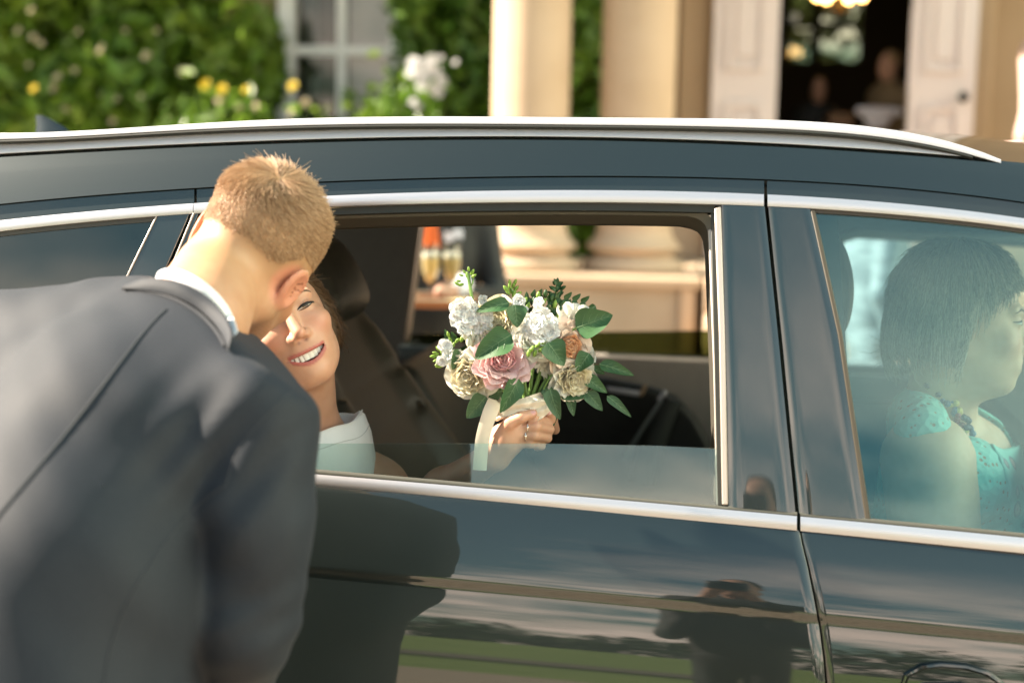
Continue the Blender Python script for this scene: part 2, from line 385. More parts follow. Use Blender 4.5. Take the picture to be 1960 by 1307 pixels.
def reparent(o, p): o.parent = p; o.matrix_parent_inverse = Matrix.Translation(-CAR.location); return o
reparent(rail_piece(RAIL_M, const_off(RAIL_B, -4), XL, 1858, 'rail_foot', M_alu, [(.10, 0), (.4, 30), (.7, 34), (.92, 38), (1, 60)], .004), RAIL)
reparent(rail_piece(RAIL_T, const_off(RAIL_M, -3), XL, RAIL_E, 'rail_bar', M_alu, [(.10, 0), (.4, 20), (.65, 24), (.85, 34), (1, 66)], .002), RAIL)
reparent(rail_piece(const_off(RAIL_M, -1.2), const_off(RAIL_M, 1.6), XL, 1862, 'rail_groove', M_rubber, [(.5, 20), (1, 20)], .0005, 80, .006), RAIL)
# roof skin across the car
G = []
for i, u in enumerate(cols):
    p = G_rs[i, -1]; row = []
    for t in np.linspace(0, 1, 12):
        yy = p[1] + (1.72 - 2 * p[1] + .0) * t; row.append((p[0], yy, p[2] - .002 + .012 * min(1, t * 6, (1 - t) * 6) + .05 * math.sin(math.pi * t)))
    G.append(row)
G_roof = np.array(G)
MB().slab(G_roof, (0, 0, -.012)).build('roof', M_paint, BODY, sharp=60)
MB().slab(G_roof[:, 1:-1] - np.array([0, 0, .05]), (0, 0, -.01)).build('headliner', M_headl, BODY, sharp=60)
# shark fin antenna
A = PY(70, 246, .86); A[2] -= .012
fin = []
for z, x0, x1, hw in ((0, 0, .085, .016), (.018, .002, .06, .010), (.034, 0.0, .03, .005), (.040, -.001, .012, .002)):
    fin.append([A + np.array((x0, hw * .4, z)), A + np.array(((x0 + x1) / 2, hw, z)), A + np.array((x1, 0, z)), A + np.array(((x0 + x1) / 2, -hw, z)), A + np.array((x0, -hw * .4, z))])
fb = MB().grid(np.array(fin), close=True); fb.add(fin[-1], [(0, 1, 2, 3, 4)])
fb.build('antenna_fin', M_paint, CAR, sharp=60)

# --- seam and door split -----------------------------------------------------
SEAM_PTS = [(1461.5, 351), (1467, 394), (1480, 520), (1493, 650), (1507, 768), (1521, 920), (1527, 990), (1536, 1040), (1547, 1085), (1560, 1150), (1570, 1205), (1577, 1260), (1581, 1307), (1590, 1500), (1590, 1900)]
_sy = np.array([p[1] for p in SEAM_PTS]); _sx = np.array([p[0] for p in SEAM_PTS])
SEAM = lambda y: float(np.interp(y, _sy, _sx))
RD = sub('rear_door'); FD = sub('front_door')
QX = lambda y: float(np.interp(y, [350, 417, 516, 700, 900, 1100, 1900], [390, 361, 318, 235, 120, 60, 20]))   # rear edge of the rear door

def door_skin(name, side, parent):
    # vertical profile: tilt of the surface normal against position between belt, crease and below
    key = [(-1, 42), (-.93, 26), (-.75, 21), (-.4, 17.2), (-.12, 14.5), (-.06, 12), (-.03, 3), (0, -14), (.03, -14), (.06, 2), (.10, 12.2), (.2, 13), (.4, 11.8), (.7, 10.1), (1.0, 8.6), (1.5, 7), (2.5, 4), (4, 0), (5.5, -3)]
    kx = [k[0] for k in key]; kt = [k[1] for k in key]
    ss = np.concatenate([np.linspace(-1, -.9, 6), np.linspace(-.88, -.15, 26), np.linspace(-.13, .16, 30), np.linspace(.18, 1.6, 40), np.linspace(1.7, 5.5, 16)])
    def pyf(s): return (lambda x: CREASE(x) + s * (CREASE(x) - B_bot(x)) if s < 0 else CREASE(x) + 137 * s)
    G = []
    N = 70
    for iu, u in enumerate(np.linspace(0, 1, N)):
        row = []
        for i, s in enumerate(ss):
            f = pyf(s)
            # edge x at this rail (seam depends on y): two iterations
            y = f(1540)
            for _ in range(3): xs = SEAM(y); y = f(xs)
            if side == 'rear':
                yl = f(100); xl = QX(yl) + 3; x = xl + (xs - 2.5 - xl) * u
            elif side == 'front': xr = XR; x = xs + 3.5 + (xr - xs - 3.5) * u
            else:
                yl = f(100); xr = QX(yl) - 3; x = XL + (xr - XL) * u
            py = f(x)
            tl = float(np.interp(s, kx, kt))
            if i == 0: p = PP(x, py, (0, -.006, 0), (0, 1, 0))
            else: p = PP(x, py, row[-1], np.array([0, -math.cos(R(tl)), math.sin(R(tl))]))
            row.append(p)
        G.append(row)
    G = np.array(G)
    # edges roll inward
    def roll(Gc, nb):
        d = Gc - nb; d = d / (np.linalg.norm(d, axis=-1, keepdims=True) + 1e-9)
        return [Gc + d * .0012 + np.array([0, .0012, 0]), Gc + d * .0016 + np.array([0, .004, 0]), Gc + d * .0016 + np.array([0, .016, 0])]
    pre = roll(G[0], G[1])[::-1]; post = roll(G[-1], G[-2])
    G = np.concatenate([np.array(pre), G, np.array(post)])
    return MB().grid(G).build(name, M_paint, parent, sharp=70)
door_skin('door_skin', 'rear', RD); door_skin('door_skin', 'front', FD); door_skin('rear_quarter_panel', 'quarter', BODY)
# dark body behind the seams and closing the inside of the doors
MB().prism([PY(1400, 380, .20), PY(1600, 380, .20), PY(1690, 1700, .05), PY(1500, 1700, .05)], (0, .03, 0)).build('b_pillar', M_int, BODY)
mb = MB(); mb.add([PY(XL, 960, .045), PY(XR, 1110, .045), (PY(XR, 1110, .045)[0], .045, .25), (PY(XL, 960, .045)[0], .045, .25)], [(0, 1, 2, 3)])
mb.build('inner_door_shell', M_int, BODY)

# --- chrome and seals --------------------------------------------------------
sx = SEAM(380)
strip(GAP, C_top, QX(390) + 4, sx - 2.5, .000, 0, M_paint, 'window_frame', RD)
strip(GAP, C_top, sx + 3, XR, .000, 0, M_paint, 'window_frame', FD)
strip(GAP, C_top, XL, QX(390) - 1, .000, 0, M_paint, 'quarter_frame', BODY)
strip(C_top, C_bot, QX(400) + 2, sx - 3, .003, .0015, M_chrome, 'upper_chrome_strip', RD)
strip(C_top, C_bot, SEAM(385) + 3.5, XR, .003, .0015, M_chrome, 'upper_chrome_strip', FD)
strip(C_top, C_bot, XL, QX(400) + 1, .003, .0015, M_chrome, 'quarter_chrome_strip', BODY)
sb = SEAM(1000)
strip(B_top, B_bot, 90, sb - 3.5, .004, .0022, M_chrome, 'lower_chrome_strip', RD)
strip(B_top, B_bot, sb + 3.5, XR, .004, .0022, M_chrome, 'lower_chrome_strip', FD)
strip(B_top, B_bot, XL, 86, .004, .0022, M_chrome, 'quarter_chrome_strip', BODY)
wipe = lambda x: B_top(x) - np.interp(x, [575, 800, 1400], [10, 9, 6])
strip(wipe, const_off(B_top, 3), 90, 1394, .001, .002, M_seal2, 'belt_seal', RD)
strip(const_off(B_top, -8), const_off(B_top, 3), 1394, sb - 3, .001, .002, M_seal2, 'belt_seal', RD)
strip(const_off(B_top, -9), const_off(B_top, 3), sb + 3, XR, .001, .002, M_seal2, 'belt_seal', FD)
# inner frame of the open rear window
strip(const_off(C_bot, -1), const_off(C_bot, 16), 250, 1368, -.006, 0, M_rubber, 'window_seal', RD, depth=.02)
def ring(outer, inner, off0, off1, m, name, parent):
    G = [[GL(*a, off0) for a in outer], [GL(*b, off1) for b in inner]]
    return MB().slab(np.array(G).transpose(1, 0, 2), -GN * .012).build(name, m, parent, sharp=40)
def top_edge(d, xs): return [(x, float(C_bot(x)) + d) for x in xs]
xs = list(np.linspace(250, 1300, 24))
arc = lambda cx, cy, r, n=6: [(cx + r * math.sin(a), cy - r * math.cos(a)) for a in np.linspace(0.1, 1.45, n)]
ring(top_edge(14, xs) + [(1320, 404), (1340, 405), (1352, 408), (1362, 418), (1366, 432), (1368, 480), (1376, 700), (1381, 860), (1384, 960)],
     top_edge(24, xs) + [(1315, 414), (1330, 417), (1341, 422), (1350, 431), (1354, 442), (1357, 480), (1365, 700), (1370, 860), (1372, 960)], -.014, -.022, M_seal2, 'inner_seal', RD)
ring(top_edge(23, xs) + [(1315, 414), (1330, 416), (1342, 421), (1351, 430), (1355, 442), (1358, 480), (1366, 700), (1371, 860), (1373, 960)],
     top_edge(42, xs) + [(1308, 433), (1322, 436), (1334, 441), (1341, 450), (1345, 460), (1349, 490), (1357, 700), (1362, 860), (1364, 960)], -.024, -.05, mat('inner_frame_brown', (.045, .040, .030), .55), 'inner_frame', RD)
prism_px([(1367, 399), (1380, 394), (1388, 640), (1394, 966), (1382, 966), (1376, 640)], .002, .02, M_guide, 'window_guide', RD, .002)
prism_px([(1355, 440), (1364, 436), (1376, 700), (1381, 966), (1371, 966), (1365, 700)], -.016, .02, M_guide, 'inner_guide', RD, .002)
prism_px([(1360, 402), (1368, 398), (1377, 640), (1384, 968), (1374, 968), (1366, 640)], -.008, .02, M_rubber, 'guide_channel', RD, .001)
# pillar covers
def pillar(xa, ya0, ya1, xb, name, parent):
    pass
def panel_px(left, right, n, off, m, name, parent, th=.012):
    """gloss cover between two slanted edges given as ((x,y) top, (x,y) bottom) polylines"""
    G = []
    for t in np.linspace(0, 1, 24):
        l = np.array([np.interp(t, np.linspace(0, 1, len(left)), [p[i] for p in left]) for i in (0, 1)])
        r = np.array([np.interp(t, np.linspace(0, 1, len(right)), [p[i] for p in right]) for i in (0, 1)])
        G.append([GL(*(l * (1 - s) + r * s), off - .0022 * (abs(2 * s - 1) ** 8)) for s in np.linspace(0, 1, n)])
    return MB().slab(np.array(G), -GN * th).build(name, m, parent, sharp=40)
yT = lambda x: float(C_bot(x)) + 1
yB = lambda x: float(B_top(x)) - 6
panel_px([(1381, yT(1381)), (1388.5, 640), (1395, yB(1395))], [(1463.5, yT(1463)), (1489, 640), (1522.5, yB(1522))], 14, .003, M_piano, 'pillar_cover', RD)
panel_px([(1470.5, yT(1470)), (1496, 640), (1529.5, yB(1529))], [(1551, yT(1551)), (1604, 640), (1657, yB(1657))], 14, .003, M_piano, 'pillar_cover', FD)
prism_px([(1550, yT(1550)), (1560, yT(1560)), (1613, 640), (1667, yB(1667)), (1656, yB(1657)), (1603, 640)], .002, .018, mat('brown_rubber', (.06, .05, .035), .5), 'front_window_seal', FD, .002)
strip(const_off(C_bot, -1), const_off(C_bot, 8), 1556, XR, -.001, 0, mat('seal_brown', (.05, .04, .03), .5), 'upper_window_seal', FD, depth=.01)
# glass
rgt = [(230, 845), (575, 848.5), (1044, 848), (1260, 852), (1383, 858.5)]
prism_px(rgt + [(1383, float(B_top(1383)) + 6), (1044, float(B_top(1044)) + 6), (575, float(B_top(575)) + 6), (230, float(B_top(230)) + 6)], -.010, .004, M_glass_r, 'window_glass', RD, .0008)
fx = list(np.linspace(1556, XR, 20))
prism_px([(x, yT(x)) for x in fx] + [(x, float(B_top(x)) + 4) for x in np.linspace(XR, 1660, 20)], -.004, .004, M_glass_f, 'window_glass', FD, 0)
# quarter window at the back
qg = [(x, yT(x)) for x in np.linspace(XL, 300, 16)]
prism_px(qg + [(236, 542), (150, 710), (50, float(B_top(50))), (XL, float(B_top(XL)))], -.003, .004, M_glass_q, 'quarter_glass', BODY, 0)
strip(const_off(C_bot, -1), const_off(C_bot, 10), XL, 296, -.001, 0, mat('seal_dark', (.05, .046, .035), .5), 'quarter_seal', BODY, depth=.006)
prism_px([(298, 413), (301, 413), (238, 542), (152, 712), (52, 862), (48, 862), (149, 710), (235, 541)], .002, .012, M_guide, 'quarter_bright_line', BODY, .0005)
prism_px([(302, 413), (362, 407), (QX(417) - 2, 417), (QX(516) - 2, 516), (QX(700) - 2, 700), (QX(860) - 2, 880), (56, 866), (154, 712), (239, 542)], .001, .012, M_piano, 'quarter_cover', BODY, .001)
prism_px([(QX(410) + 7, 407), (QX(410) + 16, 406), (QX(516) + 20, 516), (QX(700) + 20, 700), (QX(880) + 20, 890), (QX(880) + 4, 890), (QX(700) + 7, 700), (QX(516) + 8, 516)], .001, .014, M_piano, 'rear_cover', RD, .001)
prism_px([(QX(410) + 5.5, 407), (QX(410) + 8, 407), (QX(516) + 9, 516), (QX(700) + 9, 700), (QX(700) + 6.5, 700), (QX(516) + 6.5, 516)], .0035, .01, M_guide, 'bright_line', RD, .0004)
# door handle of the front door, low at the right edge
hz = lambda px, py, dy=0: PY(px, py, -.050 + dy)
HD = [(1722, 1330), (1735, 1292), (1765, 1276), (1800, 1272), (1850, 1276), (1890, 1288), (1920, 1310), (1935, 1345), (1920, 1390), (1740, 1385)]
hm = MB(); hm.prism([hz(x, y) for x, y in HD], (0, .03, 0)); hm.build('handle_recess', mat('recess_black', (.012, .013, .012), .4, coat=.6), FD, bevel=.006, seg=3)
mb = MB(); mb.tube([hz(x, y, -.006) for x, y in HD[:8]], .0042, 8); mb.build('handle_rim', M_paint, FD)
mb = MB(); mb.tube([hz(1745, 1345, -.02), hz(1780, 1335, -.032), hz(1850, 1335, -.034), hz(1915, 1350, -.02)], [.010, .013, .013, .010], 12); mb.build('handle', M_paint, FD)

# --- far side of the car -----------------------------------------------------
YF = 1.62                                   # inside face of the far doors
def far_poly(pts, th, m, name, parent=BODY, y=YF, bevel=.006):
    return MB().prism([PY(a, b, y) for a, b in pts], (0, th, 0)).build(name, m, parent, bevel=bevel, sharp=30)
M_trimb = mat('brown_trim', (.12, .085, .06), .5)
FR = sub('far_rear_door'); FF = sub('far_front_door')
far_poly([(-500, 655), (1420, 688), (1420, 1250), (-500, 1250)], .09, M_paint, 'door_skin', FR, YF + .06)
far_poly([(1440, 690), (2400, 730), (2400, 1250), (1440, 1250)], .09, M_paint, 'door_skin', FF, YF + .06)
far_poly([(-900, 300), (690, 300), (806, 420), (775, 650), (772, 720), (-900, 720)], .06, M_int, 'c_pillar', BODY, YF + .02)
far_poly([(806, 425), (811, 425), (780, 655), (776, 655)], .03, M_trimb, 'window_trim', FR, YF - .005, .003)
far_poly([(1372, 380), (1560, 380), (1610, 455), (1614, 640), (1625, 740), (1405, 720), (1395, 560)], .07, M_int, 'b_pillar', BODY, YF)
far_poly([(690, 300), (2500, 290), (2500, 480), (1960, 474), (1830, 466), (1660, 450), (1622, 452), (1600, 470), (1560, 470), (1560, 408), (1340, 408), (806, 425)], .08, M_int, 'roof_frame', BODY, YF - .02)
far_poly([(770, 640), (1390, 632), (1400, 692), (766, 680)], .004, M_glass_far, 'window_glass', FR, YF + .05, 0)
# door card
far_poly([(760, 662), (900, 666), (905, 692), (770, 690)], .03, mat('teal_grey_card', (.09, .115, .12), .5), 'sill_trim', FR, YF - .02)
far_poly([(905, 668), (1400, 688), (1400, 880), (905, 860)], .03, M_beige, 'door_card', FR, YF - .005, .012)
far_poly([(500, 690), (905, 690), (1100, 720), (1170, 728), (1240, 742), (1290, 760), (1330, 800), (1365, 865), (1380, 1200), (500, 1200)], .05, M_int, 'armrest', FR, YF - .10, .012)
far_poly([(785, 711), (902, 712), (902, 726), (790, 737)], .012, mat('satin_inlay', (.34, .38, .38), .35, .4), 'inlay', FR, YF - .115, .004)
far_poly([(1160, 741), (1225, 750), (1222, 759), (1165, 750)], .015, M_alu, 'door_pull', FR, YF - .125, .003)
far_poly([(1221, 757), (1233, 735), (1240, 738), (1229, 760)], .012, M_tan, 'pull_end', FR, YF - .125, .003)
G = [PY(1256, 765, YF - .17), PY(1272, 746, YF - .17), PY(1278, 752, YF - .17), PY(1263, 770, YF - .17)]
MB().prism(G, (0, .015, 0)).build('grip_cap', M_alu, FR, bevel=.004)
MB().tube([PY(1268, 765, YF - .165), PY(1240, 805, YF - .165), PY(1195, 875, YF - .165)], [.006, .005, .005], 8).build('grip_bar', mat('grip_grey', (.20, .23, .22), .4, .3), FR)
mb = MB(); mb.tube([PY(1285, 762, YF - .15), PY(1255, 830, YF - .15), PY(1225, 920, YF - .15)], [.026, .032, .034], 12); mb.build('grip', M_leather_d, FR)
far_poly([(1480, 712), (2400, 745), (2400, 800), (1480, 765)], .03, mat('teal_card', (.05, .07, .07), .5), 'sill_trim', FF, YF - .02)
far_poly([(1480, 760), (2400, 800), (2400, 1200), (1480, 1200)], .05, M_int, 'door_card', FF, YF - .05)
far_poly([(1862, 772), (2100, 776), (2110, 800), (1866, 806)], .012, M_alu, 'inlay', FF, YF - .065, .004)
# light window surround of the far front door (seen through the near glass)
mb = MB(); mb.tube([PY(1612, 700, YF - .03), PY(1602, 560, YF - .03), PY(1600, 480, YF - .03), PY(1610, 456, YF - .03), PY(1640, 446, YF - .03), PY(1800, 456, YF - .03), PY(2200, 470, YF - .03)], .014, 10)
mb.build('window_trim', mat('trim_grey', (.16, .17, .16), .6), FF)
# floor, bulkheads
mb = MB(); x0 = PY(XL, 600, .1)[0]; x1 = PY(XR, 600, .1)[0]
mb.box(((x0 + x1) / 2, .88, .30), ((x1 - x0) / 2, .83, .02)); mb.box((x0, .88, .66), (.02, .83, .36)); mb.box((x1, .88, .66), (.02, .83, .36))
mb.build('cabin_floor', M_int, BODY)
mb = MB(); mb.box((x1 - .02, .88, .98), (.30, .80, .03)); mb.build('dashboard', M_leather_d, BODY, bevel=.02)

# --- seats ------------------------------------------------------------------
def seat(name, fn, lo, hi, m, parent, h=.012): return sdf_obj(name, fn, lo, hi, h, m, parent)
# rear bench behind the bride: back rest leaning to the rear, cushion, head rest
RS = sub('rear_seat')
b0 = PY(800, 905, .62); b1 = PY(640, 625, .62)     # front edge of the seat back, bottom and top
up = nrm((b1 - b0) * np.array([1, 0, 1])); fr = np.array([up[2], 0, -up[0]])
A = np.stack([fr, np.array([0, 1, 0]), up])
cen = (b0 + b1) / 2 - fr * .09
L = np.linalg.norm(b1 - b0) / 2
def f_back(P):
    d = s_box(P, cen + np.array([0, .0, 0]), (.085, .28, L + .16), .05, A)
    d = smin(d, s_cap(P, b0 - fr * .02 + np.array([0, .26, 0]) - up * .1, b1 - fr * .05 + np.array([0, .22, 0]) - up * .06, .06, .05), .05)
    d = smin(d, s_cap(P, b0 - fr * .02 + np.array([0, -.24, 0]) - up * .1, b1 - fr * .05 + np.array([0, -.20, 0]) - up * .06, .06, .05), .05)
    for s in (.33, .62):
        c = b0 * (1 - s) + b1 * s; d = smax(d, -s_cap(P, c + np.array([0, -.3, 0]) + fr * .004, c + np.array([0, .3, 0]) + fr * .004, .007), .01)
    return d
seat('seat_back', f_back, cen - .62, cen + .62, M_leather, RS)
far_c = cen + np.array([0, .64, 0])
far_c = far_c - up * .22
seat('seat_back', lambda P: s_box(P, far_c, (.085, .30, L + .10), .05, A), far_c - .6, far_c + .6, M_leather_d, RS)
hc_ = PY(655, 515, .56) - fr * .05
seat('head_rest', lambda P: smin(s_box(P, hc_, (.05, .135, .085), .045, A), s_ell(P, hc_ + fr * .02, (.045, .12, .075), A), .02), hc_ - .22, hc_ + .22, M_leather, RS, .008)
cc = np.array([b0[0] + .30, b0[1], .58])
seat('seat_cushion', lambda P: s_box(P, cc + np.array([0, .3, -.06]), (.30, .62, .09), .05), cc + np.array([-.4, -.5, -.25]), cc + np.array([.4, 1.1, .15]), M_leather_d, RS, .015)
# front seat with its backrest just behind the pillar
FS = sub('front_seat')
s0 = PY(1420, 1010, .45); s1 = PY(1392, 560, .45); up2 = nrm((s1 - s0) * np.array([1, 0, 1])); fr2 = np.array([up2[2], 0, -up2[0]]); A2 = np.stack([fr2, np.array([0, 1, 0]), up2])
c2 = (s0 + s1) / 2 + fr2 * .06
seat('seat_back', lambda P: smin(s_box(P, c2, (.07, .23, .30), .06, A2), s_ell(P, c2 - fr2 * .04, (.06, .20, .27), A2), .03), c2 - .45, c2 + .45, M_grey_tex, FS)
h2 = PY(1560, 548, .50)
seat('head_rest', lambda P: smin(s_box(P, h2, (.045, .125, .10), .045, A2), s_ell(P, h2 + fr2 * .02, (.045, .11, .09), A2), .02), h2 - .25, h2 + .25, M_leather_d, FS, .01)
cc2 = s0 + fr2 * .32
seat('seat_cushion', lambda P: s_box(P, cc2 + np.array([0, 0, -.10]), (.28, .25, .08), .05), cc2 - .45, cc2 + .45, M_leather_d, FS, .015)
# ================================================================== ground and the house
M_gravel = mat('gravel_drive', (.26, .20, .145), .95, noise=(30, (.36, .29, .22), .35, .65), bump=(60, .6, .02))
M_lawn = mat('lawn', (.11, .17, .022), .9, noise=(.6, (.15, .21, .035), .35, .65))
M_stone = mat('sandstone', (.47, .345, .235), .85, noise=(3.5, (.53, .40, .285), .3, .7), bump=(90, .25, .003))
M_stone_d = mat('weathered_sandstone', (.36, .29, .21), .9, noise=(2.5, (.44, .36, .27), .35, .65), bump=(60, .3, .004))
M_wall = mat('stone_wall', (.36, .25, .15), .9, noise=(1.5, (.41, .29, .18), .3, .7))
M_white = mat('white_paint', (.68, .60, .585), .5, noise=(2, (.72, .64, .62), .3, .7))
M_white_f = mat('window_white', (.84, .84, .84), .4)
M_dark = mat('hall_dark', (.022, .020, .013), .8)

g = MB().grid(np.array([[(x, y, 0) for y in np.linspace(-9, 40, 12)] for x in np.linspace(-60, 60, 12)])).build('gravel_drive', M_gravel, None); tag(g, kind='structure')
N = 90
xs = np.sign(np.linspace(-1, 1, N)) * np.abs(np.linspace(-1, 1, N)) ** 2.5 * 2500; ys = -9 - (np.linspace(0, 1, N) ** 3) * 2500
zf = lambda x, y: .0 + .6 * math.sin(x * .03 + 1) * min(1, max(0, (-y - 12) / 25)) + .5 * math.sin(y * .09) * min(1, max(0, (-y - 12) / 25))
lg = MB().grid(np.array([[(x, y, zf(x, y) - .01 * 0) for y in ys] for x in xs])).build('lawn', M_lawn, None); tag(lg, kind='structure')
bk = MB().add([(-2500, 41, -.05), (2500, 41, -.05), (2500, 2500, -.05), (-2500, 2500, -.05)], [(0, 1, 2, 3)]).build('park_ground', M_lawn); tag(bk, kind='structure')
for sx_ in (-1, 1):
    o = MB().add([(sx_ * 60, -9, -.03), (sx_ * 2500, -9, -.03), (sx_ * 2500, 41, -.03), (sx_ * 60, 41, -.03)], [(0, 1, 2, 3)]).build('side_lawn', M_lawn); tag(o, kind='structure')
# dark gravel path across the lawn (seen mirrored in the doors)
pth = MB().grid(np.array([[(x, y, zf(x, y) + .05) for y in np.linspace(-17, -13.5, 5)] for x in np.linspace(-60, 60, 60)])).build('path', mat('path_dark', (.10, .085, .055), .95)); tag(pth, kind='structure')
# far-off wood behind the camera
wv = []; wf = []
def leaf_cloud(n, cen, rad, size, seed, shell=.35, flat=.4, norm_out=.5):
    """n small leaf quads scattered through an ellipsoid, most of them near its surface"""
    g = np.random.default_rng(seed); d = g.normal(size=(n, 3)); d /= np.linalg.norm(d, axis=1, keepdims=True)
    r = g.uniform(0, 1, n) ** shell; P = np.asarray(cen) + d * r[:, None] * np.asarray(rad)
    return leaves_at(P, d, size, g, norm_out)
def leaves_at(P, out, size, g, norm_out=.5, folded=True):
    n = len(P); nn = out * norm_out + g.normal(size=(n, 3)) * .6; nn /= np.linalg.norm(nn, axis=1, keepdims=True)
    a = np.cross(nn, g.normal(size=(n, 3))); a /= np.linalg.norm(a, axis=1, keepdims=True); b = np.cross(nn, a)
    s = (size * g.uniform(.6, 1.3, n))[:, None]
    V = np.stack([P - a * s, P + b * s * .42 + nn * s * .12 - a * s * .1, P + a * s, P - b * s * .42 + nn * s * .12 - a * s * .1], 1).reshape(-1, 3)
    k = np.arange(n)[:, None] * 4
    F = np.concatenate([k + np.array([[0, 1, 2]]), k + np.array([[0, 2, 3]])]) if folded else k + np.array([[0, 1, 2, 3]])
    return V, F
def join(parts):
    V = []; F = []; b = 0
    for v, f in parts: V.append(v); F.append(f + b); b += len(v)
    return np.concatenate(V), np.concatenate(F)
M_wood = mat('far_wood', (.028, .045, .018), .9, noise=(.3, (.05, .075, .025), .3, .7))
ps = []
for i in range(70):
    x = -150 + i * 4.3 + random.uniform(-2, 2); y = -75 + random.uniform(-12, 6) - .1 * abs(x); h = random.uniform(5, 9) * (1.0 + .35 * math.sin(i * .35))
    ps.append(leaf_cloud(420, (x, y, h * .55), (3.6, 3.2, h * .5), .55, i))
V, F = join(ps); o = fastmesh('far_woods', V, F, M_wood, smooth=False); tag(o, kind='stuff')

# house frame: u along the facade, v into it
fh = nrm(FW * np.array([1, 1, 0])); HA = R(-6.0)
EU = R0 * math.cos(HA) + fh * math.sin(HA); EV = fh * math.cos(HA) - R0 * math.sin(HA); EZ = np.array([0, 0, 1.0])
H0 = PD(1010, 515, 8.0)
def HP(u, v, z): return H0 + EU * u + EV * v + np.array([0, 0, z - H0[2]])
def HX(px, py, v):
    p = PP(px, py, H0 + EV * v, EV); return float(np.dot(p - H0, EU)), float(p[2])
HAX = np.stack([EU, EV, EZ])
def hbox(mb, u0, u1, v0, v1, z0, z1): return mb.box(HP((u0 + u1) / 2, (v0 + v1) / 2, (z0 + z1) / 2), (abs(u1 - u0) / 2, abs(v1 - v0) / 2, abs(z1 - z0) / 2), HAX)
ZT = float(H0[2])                           # top of the pedestal / portico floor
# pedestal block
u0 = HX(895, 560, -.42)[0]; u1 = HX(1302, 560, -.42)[0]; u2 = HX(1332, 560, -.42)[0]
PED = empty('stone_pedestal', HP((u0 + u1) / 2, 0, 0), 'long sandstone pedestal block carrying the two columns', 'pedestal')
hbox(MB(), u0, u1, -.36, .75, 0, ZT - .05).build('block', M_stone_d, PED, bevel=.01)
hbox(MB(), u0 - .03, u2 + .03, -.42, .80, ZT - .05, ZT).build('cap_stone', M_stone, PED, bevel=.008)
hbox(MB(), u1, u2, -.40, .75, 0, ZT - .052).build('end_pier', M_stone, PED, bevel=.01)
def column(pxc, pyc, v, label, r):
    u = HX(pxc, pyc, v)[0]; E = empty('stone_column', HP(u, v, ZT), label, 'column', 'columns of the entrance portico')
    c = HP(u, v, ZT); mb = MB()
    b = r * 1.30
    mb.lathe([(b, 0), (b + .012, .012), (b + .02, .03), (b + .012, .05), (b, .062), (b - .045, .072), (b - .055, .09), (b - .045, .108), (b - .02, .113), (b - .006, .128), (b - .004, .142), (b - .02, .158), (r + .028, .168), (r + .02, .185), (r + .008, .20), (r, .23)], c, HAX, 48)
    mb.build('base', M_stone, E, sharp=50)
    MB().lathe([(r - .002, .215), (r, .3), (r * .995, 1.4), (r * .86, 3.3)], c, HAX, 48).build('shaft', M_stone, E, sharp=50)
    mb = MB(); mb.lathe([(r * .86, 3.3), (r * .95, 3.32), (r * .9, 3.38), (r * 1.25, 3.5), (r * 1.25, 3.52)], c, HAX, 32); hbox(mb, u - r * 1.3, u + r * 1.3, v - r * 1.3, v + r * 1.3, ZT + 3.521, ZT + 3.62); mb.build('capital', M_stone, E, sharp=40)
    return u
uc1 = column(1010, 505, 0.0, 'fat sandstone column left of the pair, its base above the pedestal', .215)
uc2 = column(1211, 505, .12, 'sandstone column nearest the white doors, right of the pair', .208)
ENT = empty('portico_entablature', HP(uc1, 0, ZT + 3.62), 'sandstone beam carried on the portico columns', 'beam')
hbox(MB(), uc1 - 3.0, uc2 + 3.6, -.3, .42, ZT + 3.62, ZT + 4.1).build('beam', M_stone, ENT, bevel=.01)
hbox(MB(), uc1 - .9, uc2 + 3.6, .42, 1.695, ZT + 3.72, ZT + 4.0).build('ceiling_shade_slab', M_stone, ENT, bevel=.01)  # unseen slab added to shade the doors, cut short so sun reaches the blossoms

# main wall with openings, a thing of its own
WALL = empty('house_wall', HP(0, 1.6, 0), 'sandstone house front with sash window and doorway', 'house')
VW = 1.7
def wu(px, py=150, v=VW): return HX(px, py, v)[0]
zt = lambda py, px=650, v=VW: HX(px, py, v)[1]
ZH = ZT + 4.6
wl, wr = wu(555), wu(778); ol, orr = wu(1430), wu(1800)
zb = zt(330)
hbox(MB(), -9, wl, VW, VW + .35, 0, ZH).build('wall', M_wall, WALL)
hbox(MB(), wr, ol, VW, VW + .35, 0, ZH).build('wall', M_wall, WALL)
hbox(MB(), orr, 9, VW, VW + .35, 0, ZH).build('wall', M_wall, WALL)
hbox(MB(), wl, wr, VW + .001, VW + .349, 0, zb).build('wall', M_wall, WALL)
hbox(MB(), wl, wr, VW + .001, VW + .349, zt(-160), ZH).build('wall', M_wall, WALL)
hbox(MB(), ol, orr, VW + .001, VW + .349, ZT + 2.75, ZH).build('wall', M_wall, WALL)
# stone pilasters beside the doors
PIL = []
for a, b, lab in ((1300, 1352, 'pale stone pilaster left of the white doors'), (1866, 1899, 'brown stone pilaster right of the white doors')):
    v = 1.42; p = empty('stone_pilaster', HP((wu(a, 150, v) + wu(b, 150, v)) / 2, v, ZT), lab, 'pilaster', 'flat pilasters beside the doorway')
    hbox(MB(), wu(a, 150, v), wu(b, 150, v), v, VW - .003, ZT, ZT + 3.4).build('shaft', M_wall, p, bevel=.01)
    hbox(MB(), wu(a, 150, v) - .03, wu(b, 150, v) + .03, v - .03, VW - .004, ZT, ZT + .25).build('plinth', M_stone, p, bevel=.01)
